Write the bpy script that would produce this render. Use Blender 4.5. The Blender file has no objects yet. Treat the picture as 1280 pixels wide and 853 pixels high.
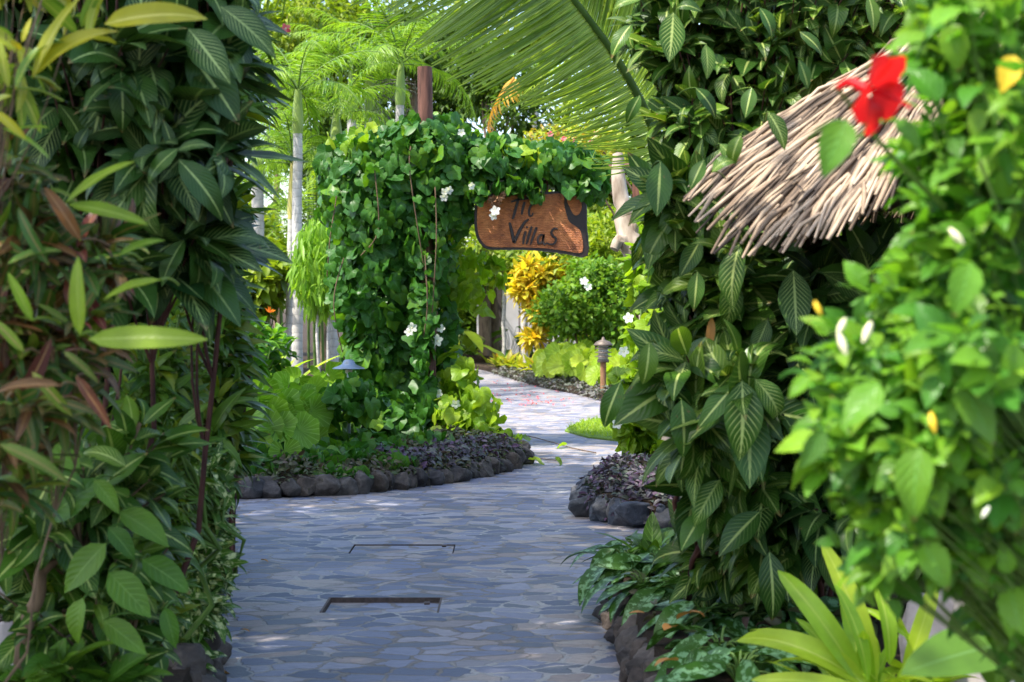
import bpy, bmesh, math, random
import numpy as np
from mathutils import Vector, noise as mnoise

rng = np.random.default_rng(7)
random.seed(7)
SC = bpy.context.scene
COL = SC.collection
R = math.radians

# ------------------------------------------------------------------ camera, light, exposure
F = 2000.0            # focal length in photograph pixels (1280 wide)
HZ = 385.0            # horizon row in the photograph
EYE = 1.6
cam = bpy.data.objects.new('camera', bpy.data.cameras.new('camera'))
COL.objects.link(cam)
cam.location = (0, 0, EYE)
cam.rotation_euler = (R(90), 0, 0)
cam.data.sensor_width = 36.0
cam.data.lens = F / 1280 * 36.0
cam.data.shift_y = (HZ - 426.5) / 1280
cam.data.clip_start = 0.05
cam.data.clip_end = 3000
cam.data.dof.use_dof = True
cam.data.dof.focus_distance = 11.5
cam.data.dof.aperture_fstop = 4.4
SC.camera = cam

SUN = Vector((-0.45, -0.26, 0.86)).normalized()      # towards the sun
sun = bpy.data.objects.new('sun', bpy.data.lights.new('sun', 'SUN'))
COL.objects.link(sun)
sun.data.energy = 2.6
sun.data.angle = R(0.5)
sun.data.color = (1.0, 0.94, 0.84)
sun.rotation_euler = SUN.to_track_quat('Z', 'Y').to_euler()
W = bpy.data.worlds.new('World')
SC.world = W
W.use_nodes = True
sky = W.node_tree.nodes.new('ShaderNodeTexSky')
sky.sky_type = 'NISHITA'
sky.sun_disc = False
sky.sun_elevation = math.asin(SUN.z)
sky.sun_rotation = math.atan2(SUN.x, SUN.y)
sky.dust_density = 2.0
bg = W.node_tree.nodes['Background']
bg.inputs[1].default_value = 0.15
W.node_tree.links.new(sky.outputs[0], bg.inputs[0])
SC.view_settings.view_transform = 'Standard'
SC.view_settings.look = 'None'
SC.view_settings.exposure = 1.84
SC.view_settings.gamma = 1.0
SC.cycles.max_bounces = 8
SC.cycles.diffuse_bounces = 4
SC.cycles.transmission_bounces = 4
SC.cycles.glossy_bounces = 2
SC.cycles.caustics_reflective = False
SC.cycles.caustics_refractive = False
SC.cycles.sample_clamp_indirect = 4.0


def P(px, py, d):
    return np.array(((px - 640) / F * d, d, EYE - (py - HZ) / F * d))


def G(px, py, z=0.0):
    d = F * (EYE - z) / (py - HZ)
    return np.array(((px - 640) / F * d, d, z))


# ------------------------------------------------------------------ object helpers
def empty(name, loc, label, cat, group=None):
    o = bpy.data.objects.new(name, None)
    COL.objects.link(o)
    o.location = tuple(float(v) for v in loc)
    o.empty_display_size = 0.2
    return tag(o, label, cat, group)


def tag(o, label=None, cat=None, group=None, kind=None):
    if label: o['label'] = label
    if cat: o['category'] = cat
    if group: o['group'] = group
    if kind: o['kind'] = kind
    return o


class Geo:
    """collects quads and triangles with uv and material slot, links them as one mesh object"""
    def __init__(self):
        self.V, self.UV, self.Q, self.T, self.n = [], [], [], [], 0

    def add(self, V, F, UV=None, m=0):
        V = np.asarray(V, float).reshape(-1, 3)
        F = np.asarray(F, np.int64)
        if UV is None: UV = np.zeros((len(V), 2))
        self.V.append(V); self.UV.append(np.asarray(UV, float))
        Fm = np.concatenate([F + self.n, np.full((len(F), 1), m)], 1)
        (self.Q if F.shape[1] == 4 else self.T).append(Fm)
        self.n += len(V)
        return self

    def mesh(self, name, mats, smooth=True):
        me = bpy.data.meshes.new(name)
        V = np.concatenate(self.V); UV = np.concatenate(self.UV)
        Q = np.concatenate(self.Q) if self.Q else np.zeros((0, 5), np.int64)
        T = np.concatenate(self.T) if self.T else np.zeros((0, 4), np.int64)
        loops = np.concatenate([Q[:, :4].ravel(), T[:, :3].ravel()])
        tot = np.concatenate([np.full(len(Q), 4), np.full(len(T), 3)])
        start = np.concatenate([[0], np.cumsum(tot)[:-1]]) if len(tot) else np.zeros(0)
        me.vertices.add(len(V)); me.vertices.foreach_set('co', V.ravel().astype(np.float32))
        me.loops.add(len(loops)); me.loops.foreach_set('vertex_index', loops.astype(np.int32))
        me.polygons.add(len(tot))
        me.polygons.foreach_set('loop_start', start.astype(np.int32))
        me.polygons.foreach_set('loop_total', tot.astype(np.int32))
        me.polygons.foreach_set('material_index', np.concatenate([Q[:, 4], T[:, 3]]).astype(np.int32))
        me.polygons.foreach_set('use_smooth', np.full(len(tot), smooth))
        uvl = me.uv_layers.new(name='UVMap')
        uvl.data.foreach_set('uv', UV[loops].ravel().astype(np.float32))
        for m in (mats if isinstance(mats, (list, tuple)) else [mats]): me.materials.append(m)
        me.update(calc_edges=True)
        me.validate()
        return me

    def build(self, name, mats, parent=None, smooth=True):
        if parent is not None:
            off = np.array(parent.matrix_basis.translation)
            pp = parent.parent
            while pp is not None:
                off = off + np.array(pp.matrix_basis.translation); pp = pp.parent
            self.V = [v - off for v in self.V]
        o = bpy.data.objects.new(name, self.mesh(name, mats, smooth))
        COL.objects.link(o)
        if parent is not None: o.parent = parent
        return o


def nrm(a):
    a = np.asarray(a, float)
    return a / np.maximum(np.linalg.norm(a, axis=-1, keepdims=True), 1e-9)


def rnd3(n):
    return nrm(rng.normal(size=(n, 3)))


def tube(geo, pts, rad, sides=6, m=0, cap=True):
    pts = np.asarray(pts, float); k = len(pts)
    rad = np.broadcast_to(np.asarray(rad, float), (k,))
    t = np.gradient(pts, axis=0); t = nrm(t)
    ref = np.array((0.31, 0.95, 0.05)) if abs(t[0][2]) > .6 else np.array((0., 0., 1.))
    a = nrm(np.cross(t, ref)); b = np.cross(t, a)
    th = np.arange(sides) / sides * 2 * math.pi
    V = pts[:, None, :] + rad[:, None, None] * (np.cos(th)[None, :, None] * a[:, None, :] + np.sin(th)[None, :, None] * b[:, None, :])
    V = V.reshape(-1, 3)
    i = np.arange(k - 1)[:, None] * sides; j = np.arange(sides)[None, :]; jn = (j + 1) % sides
    Fq = np.stack([i + j, i + jn, i + sides + jn, i + sides + j], -1).reshape(-1, 4)
    s = np.concatenate([[0], np.cumsum(np.linalg.norm(np.diff(pts, axis=0), axis=1))])
    UV = np.stack([np.tile(np.arange(sides) / sides, k), np.repeat(s, sides)], 1)
    geo.add(V, Fq, UV, m)
    if cap:
        for base, c in ((0, pts[0]), ((k - 1) * sides, pts[-1])):
            Vc = np.concatenate([V[base:base + sides], [c]])
            Ft = np.stack([np.arange(sides), (np.arange(sides) + 1) % sides, np.full(sides, sides)], 1)
            geo.add(Vc, Ft, None, m)


def curve(p0, p1, n=6, sag=0.0, wob=0.0, side=None):
    p0 = np.asarray(p0, float); p1 = np.asarray(p1, float)
    t = np.linspace(0, 1, n)[:, None]
    pts = p0 + (p1 - p0) * t
    pts[:, 2] += sag * np.sin(t[:, 0] * math.pi)
    if side is not None: pts += np.asarray(side) * np.sin(t * math.pi)
    if wob:
        w = rng.normal(size=(n, 3)) * wob; w[0] = 0; w[-1] = 0
        pts += w
    return pts


def lathe(geo, c, prof, sides=20, m=0):
    prof = np.asarray(prof, float); k = len(prof)
    th = np.arange(sides) / sides * 2 * math.pi
    V = np.stack([np.outer(prof[:, 0], np.cos(th)), np.outer(prof[:, 0], np.sin(th)), np.repeat(prof[:, 1:2], sides, 1)], -1).reshape(-1, 3) + np.asarray(c)
    i = np.arange(k - 1)[:, None] * sides; j = np.arange(sides)[None, :]; jn = (j + 1) % sides
    geo.add(V, np.stack([i + j, i + jn, i + sides + jn, i + sides + j], -1).reshape(-1, 4), None, m)


def box(geo, c, s, m=0, rot=None):
    c = np.asarray(c, float); s = np.asarray(s, float) / 2
    V = np.array([(x, y, z) for x in (-1, 1) for y in (-1, 1) for z in (-1, 1)], float) * s
    if rot is not None: V = V @ np.asarray(rot).T
    geo.add(V + c, [(0, 1, 3, 2), (4, 6, 7, 5), (0, 4, 5, 1), (2, 3, 7, 6), (0, 2, 6, 4), (1, 5, 7, 3)], None, m)


def rock(geo, c, r, seed=0, sub=3, m=0, rough=0.16, chip=0.5):
    bm = bmesh.new()
    bmesh.ops.create_icosphere(bm, subdivisions=sub, radius=1.0)
    V = np.array([v.co[:] for v in bm.verts]); Fx = np.array([[v.index for v in f.verts] for f in bm.faces])
    bm.free()
    rr = np.random.default_rng(seed)
    for _ in range(13):                                   # facets
        n = nrm(rr.normal(size=3)); k = rr.uniform(chip, 0.92)
        dd = V @ n; over = dd > k
        V[over] -= np.outer(dd[over] - k, n) * 0.96
    o = rr.uniform(0, 50, 3)
    h = np.array([mnoise.fractal(Vector(v * 1.3 + o), 1.0, 2.0, 4) for v in V])
    V = V * (1 + rough * h[:, None])
    a = rr.uniform(0, 6.28); ca, sa = math.cos(a), math.sin(a)
    V = V * np.asarray(r)
    geo.add(V @ np.array(((ca, sa * .25, 0), (-sa * .25, abs(ca) * .2 + .8, 0), (0, 0, 1))) * 1.0 + np.asarray(c) if False else V + np.asarray(c), Fx, V[:, :2], m)


# ------------------------------------------------------------------ node helpers
def newmat(name):
    m = bpy.data.materials.new(name); m.use_nodes = True
    nt = m.node_tree; nt.nodes.clear()
    return m, nt


class N:
    def __init__(self, nt): self.nt = nt
    def node(self, t, **kw):
        n = self.nt.nodes.new(t)
        for k, v in kw.items(): setattr(n, k, v)
        return n
    def set(self, s, v):
        if isinstance(v, bpy.types.NodeSocket): self.nt.links.new(v, s)
        elif isinstance(v, (tuple, list)) and len(v) == 3 and s.type == 'RGBA': s.default_value = (*v, 1)
        else: s.default_value = v
    def math(self, op, a, b=0.5, c=0.5, clamp=False):
        n = self.node('ShaderNodeMath', operation=op, use_clamp=clamp)
        self.set(n.inputs[0], a); self.set(n.inputs[1], b); self.set(n.inputs[2], c)
        return n.outputs[0]
    def mix(self, f, a, b, bt='MIX'):
        n = self.node('ShaderNodeMix', data_type='RGBA', blend_type=bt)
        self.set(n.inputs[0], f); self.set(n.inputs[6], a); self.set(n.inputs[7], b)
        return n.outputs[2]
    def ramp(self, f, stops, interp='LINEAR'):
        n = self.node('ShaderNodeValToRGB'); cr = n.color_ramp; cr.interpolation = interp
        while len(cr.elements) > 1: cr.elements.remove(cr.elements[-1])
        for i, (p, c) in enumerate(stops):
            e = cr.elements[0] if i == 0 else cr.elements.new(p)
            e.position = p; e.color = (*c, 1) if len(c) == 3 else c
        self.set(n.inputs[0], f)
        return n.outputs[0]
    def step(self, v, lo, hi):
        n = self.node('ShaderNodeMapRange', interpolation_type='SMOOTHSTEP')
        self.set(n.inputs[0], v); n.inputs[1].default_value = lo; n.inputs[2].default_value = hi
        return n.outputs[0]
    def noise(self, vec, scale, detail=4, rough=.55, dim='3D'):
        n = self.node('ShaderNodeTexNoise', noise_dimensions=dim)
        if vec is not None: self.set(n.inputs['Vector'], vec)
        n.inputs['Scale'].default_value = scale; n.inputs['Detail'].default_value = detail; n.inputs['Roughness'].default_value = rough
        return n
    def pos(self, kind='Object'):
        return self.node('ShaderNodeTexCoord').outputs[kind]
    def mapping(self, v, scale=(1, 1, 1), rot=(0, 0, 0)):
        n = self.node('ShaderNodeMapping'); self.set(n.inputs[0], v)
        n.inputs['Scale'].default_value = scale; n.inputs['Rotation'].default_value = rot
        return n.outputs[0]
    def bump(self, h, strength=.4, dist=.02):
        n = self.node('ShaderNodeBump'); self.set(n.inputs['Height'], h)
        n.inputs['Strength'].default_value = strength; n.inputs['Distance'].default_value = dist
        return n.outputs[0]
    def out(self, sh):
        o = self.node('ShaderNodeOutputMaterial'); self.nt.links.new(sh, o.inputs[0])
    def principled(self, col, rough=.5, normal=None, spec=.5, metal=0):
        n = self.node('ShaderNodeBsdfPrincipled')
        self.set(n.inputs['Base Color'], col); self.set(n.inputs['Roughness'], rough)
        n.inputs['Specular IOR Level'].default_value = spec; n.inputs['Metallic'].default_value = metal
        if normal is not None: self.set(n.inputs['Normal'], normal)
        return n.outputs[0]


def leafmat(name, cols, vein=None, midw=.07, side=None, sidew=.16, slope=.25, rough=.38, trans=.28, tcol=None,
            mottle=None, spots=.45, spec=.24, edge=None, radial=0, tip=None, warm=True, blem=False):
    """a leaf seen from both sides: colour differs leaf by leaf, midrib and side veins follow the leaf's own uv"""
    m, nt = newmat(name); n = N(nt)
    geo = n.node('ShaderNodeNewGeometry')
    rnd = geo.outputs['Random Per Island']
    uv = n.node('ShaderNodeSeparateXYZ'); n.set(uv.inputs[0], n.pos('UV'))
    u = n.math('ABSOLUTE', n.math('MULTIPLY_ADD', uv.outputs[0], 2.0, -1.0)); v = uv.outputs[1]
    k = len(cols)
    if warm: cols = [(r * 1.32, g_, b_ * .62) for r, g_, b_ in cols]
    col = n.ramp(rnd, [(i / max(1, k - 1) if k > 1 else 0, c) for i, c in enumerate(cols)])
    ns = n.noise(n.pos('Object'), 9, 3)
    col = n.mix(.55, col, n.ramp(ns.outputs[0], [(.3, (.62, .62, .62)), (.7, (1.25, 1.25, 1.1))]), 'MULTIPLY')
    height = None
    if tip:
        col = n.mix(n.math('MULTIPLY', n.step(v, .55, 1.0), n.step(n.math('FRACT', n.math('MULTIPLY', rnd, 7.3)), .35, .8)), col, tip)
    if blem:
        bn = n.noise(n.pos('Object'), 34, 3, .6)
        bm_ = n.math('MULTIPLY', n.step(bn.outputs[0], .66, .73), n.step(n.math('FRACT', n.math('MULTIPLY', rnd, 31.1)), .45, .9))
        col = n.mix(n.math('MULTIPLY', bm_, .8), col, (.13, .075, .025))
        rim = n.math('MULTIPLY', n.step(n.math('ADD', v, n.math('MULTIPLY', bn.outputs[0], .25)), 1.02, 1.12), n.step(n.math('FRACT', n.math('MULTIPLY', rnd, 17.3)), .72, .78))
        col = n.mix(rim, col, (.16, .085, .03))
    if mottle:
        mt = n.noise(n.mapping(n.pos('UV'), (9, 14, 1)), 1.0, 4, .6)
        msk = n.math('MULTIPLY', n.step(mt.outputs[0], spots, spots + .12), n.step(u, 1.0, .72))
        n.set(mt.inputs['Vector'], n.mapping(n.pos('Object'), (28, 28, 28)))
        col = n.mix(msk, col, mottle)
    if edge:
        col = n.mix(n.step(u, .55, .95), col, edge)
    if side:
        pp = n.math('PINGPONG', n.math('MULTIPLY', n.math('SUBTRACT', v, n.math('MULTIPLY', u, slope)), float(side)), .5)
        sv = n.step(pp, sidew, 0.03)
        height = pp
        if vein: col = n.mix(n.math('MULTIPLY', sv, n.math('MULTIPLY', n.step(u, 1.05, .5), n.math('MULTIPLY', n.math('POWER', n.math('FRACT', n.math('MULTIPLY', rnd, 13.7)), 2.2), .8))), col, vein)
    if radial:
        a = n.math('ARCTAN2', n.math('SUBTRACT', uv.outputs[0], .5), n.math('SUBTRACT', v, .12))
        pp = n.math('PINGPONG', n.math('MULTIPLY', a, radial / 6.28318), .5)
        height = pp
        if vein: col = n.mix(n.math('MULTIPLY', n.step(pp, .1, .02), .7), col, vein)
    elif vein:
        col = n.mix(n.math('MULTIPLY', n.step(u, midw, midw * .45), n.math('MULTIPLY_ADD', n.math('FRACT', n.math('MULTIPLY', rnd, 5.1)), .55, .4)), col, vein)
    nor = n.bump(height, .35, .006) if height is not None else None
    sh = n.principled(col, rough, nor, spec)
    tr = n.node('ShaderNodeBsdfTranslucent')
    n.set(tr.inputs[0], n.mix(.5, n.mix(1.0, col, (1.9, 2.0, .9), 'MULTIPLY'), tcol or n.mix(1.0, col, (2.0, 2.0, .8), 'MULTIPLY')))
    if nor is not None: n.set(tr.inputs['Normal'], nor)
    mx = n.node('ShaderNodeMixShader'); mx.inputs[0].default_value = trans
    nt.links.new(sh, mx.inputs[1]); nt.links.new(tr.outputs[0], mx.inputs[2])
    n.out(mx.outputs[0])
    return m


def barkmat(name, c0, c1, rings=0, scale=14, rough=.85, stretch=.25):
    m, nt = newmat(name); n = N(nt)
    p = n.pos('Object')
    a = n.noise(n.mapping(p, (1, 1, stretch)), scale, 6, .6)
    col = n.ramp(a.outputs[0], [(.3, c0), (.68, c1)])
    h = a.outputs[0]
    if rings:
        sep = n.node('ShaderNodeSeparateXYZ'); n.set(sep.inputs[0], p)
        z = n.math('ADD', n.math('MULTIPLY', sep.outputs[2], float(rings)), n.math('MULTIPLY', a.outputs[0], 1.1))
        pp = n.math('PINGPONG', z, .5)
        col = n.mix(n.math('MULTIPLY', n.step(pp, .10, .01), .55), col, tuple(v * .6 for v in c0))
        h = n.math('ADD', n.math('MULTIPLY', h, .4), pp)
    n.out(n.principled(col, rough, n.bump(h, .6, .012), .3))
    return m


def plain(name, col, rough=.5, metal=0, var=.25, scale=20, bump=.15, spec=.5):
    m, nt = newmat(name); n = N(nt)
    a = n.noise(n.pos('Object'), scale, 5)
    c = n.mix(1.0, col, n.ramp(a.outputs[0], [(.3, (1 - var,) * 3), (.7, (1 + var * .6,) * 3)]), 'MULTIPLY')
    n.out(n.principled(c, rough, n.bump(a.outputs[0], bump, .01), spec, metal))
    return m


# ------------------------------------------------------------------ leaf templates (grow along +Y, normal +Z)
def leaf(width=.4, a=.9, b=.8, nu=4, nv=8, fold=.15, bend=.6, wave=0., wn=3, acum=0., serr=0., stalk=0., curl=0., seed=0):
    rr = np.random.default_rng(seed)
    v = np.linspace(0, 1, nv + 1)
    w = np.sin(math.pi * np.clip(v, 0, 1) ** a) ** b
    w = np.clip(w * (1 - acum * v ** 3), 0, None)
    w /= w.max()
    w = w * width * .5
    if serr: w = w * (1 + serr * (np.arange(nv + 1) % 2))
    w[0] = max(w[0], .008); w[-1] = .004
    ang = bend * (v - .15).clip(0) ** 1.2 + curl * v ** 4
    dy = np.cos(ang); dz = -np.sin(ang); L = 1.0 / nv
    yc = np.concatenate([[0], np.cumsum((dy[1:] + dy[:-1]) / 2 * L)]) + stalk; zc = np.concatenate([[0], np.cumsum((dz[1:] + dz[:-1]) / 2 * L)])
    us = np.linspace(-1, 1, nu + 1)
    ph = rr.uniform(0, 6.28, 2)
    V, UV = [], []
    for j in range(nv + 1):
        for u in us:
            s = 1 if u > 0 else 0
            h = abs(u) * w[j] * fold * 2 + wave * abs(u) ** 1.5 * math.sin(v[j] * wn * 6.28 + ph[s]) * w[j] * 2 / max(width, .01) * width
            V.append((u * w[j] * (1 - fold * .3), yc[j] - dz[j] * h * 0 + 0 * h, zc[j] + h))
            UV.append((u * .5 + .5, v[j]))
    Fq = [(j * (nu + 1) + i, j * (nu + 1) + i + 1, (j + 1) * (nu + 1) + i + 1, (j + 1) * (nu + 1) + i) for j in range(nv) for i in range(nu)]
    return np.array(V), np.array(Fq), np.array(UV)


def heart(nr=3, na=18, cup=.12, lobes=0, depth=.12, notch=.3, crinkle=0., bend=.25, fold=.0, seed=0):
    """broad leaf meeting its stalk at the base notch; the outline is swept round the stalk point"""
    rr = np.random.default_rng(seed)
    V = [(0, 0, 0)]; UV = [(.5, .12)]
    th = np.linspace(-math.pi * .93, math.pi * .93, na)
    ph = rr.uniform(0, 6); ja = rr.normal(0, .05, na)
    for k in range(1, nr + 1):
        for i, t in enumerate(th):
            if lobes:
                r0 = np.interp(abs(t), [0, .22, .5, .85, 1.15, 1.5, 2.1, 2.6, 2.92], [1.15, .86, .70, .72, .80, .64, .56, .50, .16]) * (1 + ja[i])
            else:
                r0 = (.88 + .12 * math.cos(t)) * (1 - .75 * max(0, abs(t) - 2.5) ** .8) * (1 + .5 * ja[i] + .05 * math.sin(7 * t + ph))
            q = k / nr; r = r0 * q * .72
            x, y = math.sin(t) * r, math.cos(t) * r
            z = fold * abs(x) + cup * q * q * .5 * abs(math.sin(t)) - bend * q * q * max(0, math.cos(t)) + crinkle * q * (1 if i % 2 else -1) + .02 * math.sin(3 * t + ph) * q
            V.append((x, y, z)); UV.append((.5 + x * .6, .12 + y * .6))
    Fq, Ft = [], []
    for i in range(na - 1):
        Ft.append((0, 1 + i + 1, 1 + i))
        for k in range(nr - 1):
            a = 1 + k * na + i
            Fq.append((a, a + 1, a + na + 1, a + na))
    Fq += [(t[0], t[1], t[2], t[2]) for t in []]
    return np.array(V), (np.array(Fq), np.array(Ft)), np.array(UV)


def scatter(geo, tmpls, pos, d, up, sc, wsc=None, m=0):
    """stamps one leaf per row; d is where the leaf points, up is where its upper face looks"""
    pos = np.asarray(pos, float); n = len(pos)
    if n == 0: return
    d = nrm(d); X = nrm(np.cross(d, up)); Z = np.cross(X, d)
    sc = np.broadcast_to(np.asarray(sc, float), (n,)); wsc = np.ones(n) if wsc is None else np.broadcast_to(wsc, (n,))
    which = rng.integers(0, len(tmpls), n)
    for ti, (V, Fx, UV) in enumerate(tmpls):
        idx = np.nonzero(which == ti)[0]
        if len(idx) == 0: continue
        k = len(V)
        A = (V[None, :, 0:1] * (X[idx] * wsc[idx, None])[:, None, :] + V[None, :, 1:2] * d[idx][:, None, :] + V[None, :, 2:3] * Z[idx][:, None, :]) * sc[idx, None, None] + pos[idx][:, None, :]
        off = (np.arange(len(idx)) * k)[:, None, None]
        if isinstance(Fx, tuple):
            base = geo.n
            geo.add(A.reshape(-1, 3), (Fx[0][None] + off).reshape(-1, 4), np.tile(UV, (len(idx), 1)), m)
            t = (Fx[1][None] + off).reshape(-1, 3) + base
            geo.T.append(np.concatenate([t, np.full((len(t), 1), m)], 1))
        else:
            geo.add(A.reshape(-1, 3), (Fx[None] + off).reshape(-1, 4), np.tile(UV, (len(idx), 1)), m)


def variants(fn, k=4, **kw):
    out = []
    for i in range(k):
        q = dict(kw); q['seed'] = i
        for f in ('bend', 'fold'):
            if f in q: q[f] = q[f] * (0.5 + 1.0 * i / max(1, k - 1))
        out.append(fn(**q))
    return out


UP = np.array((0., 0., 1.))


def show_leaves(parent, mat, tm, rows, wsc=1.0, toward=.3):
    """single large leaves of a shrub: foot and tip of each, at its own depth"""
    g = Geo()
    for x0, y0, x1, y1, d in rows:
        a = P(x0, y0, d); b = P(x1, y1, d); L = np.linalg.norm(b - a)
        dv = (b - a) + np.array((0, -toward * L, .12 * L)); ln = np.linalg.norm(dv) * 1.06
        up = np.array((rng.normal(0, .3), -1.0, .75 + rng.normal(0, .25)))
        scatter(g, tm, a[None], dv[None], up[None], ln, wsc * rng.uniform(.9, 1.1))
        tube(g, curve(a + (rng.normal(0, .03), .16, -.01), a, 5, .01), .0035, 5)
    return g.build('foliage', mat, parent)


def blobpts(b, n, shell=.45):
    """n points in an ellipsoid (px, py, depth, rx px, ry px, depth radius m), more of them near its skin"""
    px, py, d, rx, ry, rd = b[:6]
    c = P(px, py, d); r = np.array((rx * d / F, rd, ry * d / F))
    q = rnd3(n) * (rng.uniform(shell ** 3, 1, n) ** (1 / 3))[:, None]
    return c + q * r, c


def whorls(tips, axes, per, length, droop=.35, spread=.9, span=.14, facing=None, face=0.0, jit=.36):
    """leaves in spirals along the last stretch of each shoot"""
    n = len(tips); axes = nrm(axes)
    t1 = nrm(np.cross(axes, rnd3(n))); t2 = np.cross(axes, t1)
    k = np.arange(per)
    a = k * 2.39996 + rng.uniform(0, 6.28, (n, 1)) + rng.normal(0, .2, (n, per))
    rad = np.cos(a)[..., None] * t1[:, None] + np.sin(a)[..., None] * t2[:, None]
    q = (k / max(1, per - 1))[None, :, None]                    # 0 low on the shoot, 1 at its tip
    el = spread * (1.0 - .75 * q)
    d = rad * np.sin(el * 1.5) + axes[:, None] * np.cos(el * 1.5)
    d = d + rng.normal(0, jit, d.shape)
    d[..., 2] -= droop * rng.uniform(.1, 1.7, (n, 1)) * (1.15 - q[..., 0])
    if facing is not None: d = d + np.asarray(facing) * face
    p = tips[:, None] - axes[:, None] * (span * (1 - q)) + rad * .01
    s = length[0] + (length[1] - length[0]) * np.clip(.5 + .35 * rng.normal(0, .6, (n, 1)) + rng.uniform(-.45, .45, (n, per)), -.25, 1.1)
    s = s * (1.0 - .5 * (q[..., 0] > .8) * rng.uniform(.2, 1, (n, per)))
    rad = rad + 0
    d = nrm(d)
    up = UP + rng.normal(0, .38, d.shape) + axes[:, None] * .5 + (0 if facing is None else np.asarray(facing) * .7)
    return p.reshape(-1, 3), d.reshape(-1, 3), up.reshape(-1, 3), s.ravel()


def shrub(name, label, root, blobs, tm, mat, smat, length=(.18, .28), per=9, stems=4, droop=.35, spread=.9, span=.14,
          cat='shrub', group=None, facing=None, face=0.0, up=.45, shell=.45, stem_r=.014, jit=.38, twigs=True):
    """a shrub: main stems from the root, twigs to every shoot, leaves round the shoots"""
    t = empty(name, root, label, cat, group)
    root = np.asarray(root, float)
    tips, axes = [], []
    for b in blobs:
        p, c = blobpts(b, b[6], shell)
        out = nrm(p - c) * .8 + UP * up + rng.normal(0, .25, p.shape)
        if facing is not None: out = out + np.asarray(facing) * face
        tips.append(p); axes.append(out)
    tips = np.concatenate(tips); axes = nrm(np.concatenate(axes))
    g = Geo()
    scatter(g, tm, *whorls(tips, axes, per, length, droop, spread, span, facing, face, jit), wsc=None)
    g.build('foliage', mat, t)
    # main stems climb to the middle of the blobs
    cs = [P(*b[:3]) for b in blobs]
    order = [cs[i % len(cs)] for i in range(stems)]
    lines = []
    for c in order:
        r0 = root + np.array((rng.normal(0, .06), rng.normal(0, .06), 0))
        lines.append(curve(r0, c + rng.normal(0, .06, 3), 9, 0, .02, side=(rng.normal(0, .08), rng.normal(0, .08), 0)))
    geos = [Geo() for _ in lines]
    for gq, L in zip(geos, lines): tube(gq, L, np.linspace(stem_r, stem_r * .5, len(L)), 6)
    if twigs:
        for tip, ax in zip(tips, axes):
            best = min(range(len(lines)), key=lambda j: np.min(np.linalg.norm(lines[j] - tip, axis=1)))
            L = lines[best]; i = int(np.argmin(np.linalg.norm(L - tip, axis=1))); i = max(1, i - 2)
            p0 = L[i]; mid = (p0 + tip) / 2 - ax * np.linalg.norm(tip - p0) * .15
            s = np.linspace(0, 1, 6)[:, None]
            pts = (1 - s) ** 2 * p0 + 2 * s * (1 - s) * mid + s ** 2 * tip
            tube(geos[best], pts, np.linspace(stem_r * .5, stem_r * .22, 6), 5, cap=False)
    for gq in geos: gq.build('stem', smat, t)
    return t


def rosette(name, label, pos, tm, mat, n=12, length=(.2, .3), el=(.3, 1.3), cat='plant', group=None, stalk=None, smat=None, lean=(0, 0), wsc=None, fface=0.):
    """leaves standing out of one crown at the ground"""
    pos = np.asarray(pos, float)
    t = empty(name, pos, label, cat, group)
    a = np.arange(n) * 2.39996 + rng.uniform(0, 6.28); e = np.linspace(el[1], el[0], n) + rng.normal(0, .08, n)
    d = np.stack([np.cos(a) * np.cos(e) + lean[0], np.sin(a) * np.cos(e) + lean[1], np.sin(e)], 1)
    s = rng.uniform(*length, n) * rng.choice([.6, .85, 1, 1.1], n)
    g = Geo()
    p = pos + nrm(d) * .02
    if stalk:
        sg = Geo()
        k = rng.uniform(stalk * .6, stalk, n)
        tipp = pos + nrm(d) * k[:, None]
        for q, (pp, tt) in enumerate(zip(np.repeat(pos[None], n, 0), tipp)):
            tube(sg, curve(pp, tt, 5, .04), np.linspace(.008, .005, 5), 5, cap=False)
        p = tipp
        sg.build('stem', smat or mat, t)
        h = np.stack([np.cos(a), np.sin(a), np.full(n, -.35)], 1)
        scatter(g, tm, p, h * (1 - .5 * fface) - UP * fface * .55 + rng.normal(0, .25, h.shape), UP * (1 - .4 * fface) + nrm(d) * .4 + np.array((.1, -1, 0)) * fface + rng.normal(0, .45, h.shape), s, wsc)
    else:
        scatter(g, tm, p, d, UP + 0 * d + np.stack([-np.cos(a), -np.sin(a), 0 * a], 1) * .6, s, wsc)
    g.build('foliage', mat, t)
    return t

# ------------------------------------------------------------------ materials
YV = (.46, .54, .16)
M = {}
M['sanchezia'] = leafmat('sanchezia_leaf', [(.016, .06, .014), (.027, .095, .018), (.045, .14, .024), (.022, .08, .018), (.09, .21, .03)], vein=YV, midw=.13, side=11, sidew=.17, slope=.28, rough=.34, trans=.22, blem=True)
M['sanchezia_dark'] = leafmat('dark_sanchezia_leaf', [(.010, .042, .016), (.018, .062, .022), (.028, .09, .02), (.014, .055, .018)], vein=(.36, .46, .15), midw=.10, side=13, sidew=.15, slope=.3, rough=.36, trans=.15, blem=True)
M['croton'] = leafmat('croton_leaf', [(.08, .20, .02), (.025, .09, .02), (.07, .018, .024), (.02, .075, .022), (.12, .22, .02), (.03, .10, .022), (.11, .022, .03), (.022, .085, .024), (.05, .14, .02), (.02, .07, .02), (.12, .06, .025), (.022, .08, .02)], vein=(.36, .2, .08), midw=.12, side=12, sidew=.12, rough=.36, trans=.14, blem=True)
M['croton_yellow'] = leafmat('yellow_croton_leaf', [(.34, .34, .02), (.16, .28, .02), (.40, .32, .02), (.20, .30, .03), (.06, .15, .02)], vein=(.55, .50, .12), midw=.12, rough=.38, trans=.28, warm=False)
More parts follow.
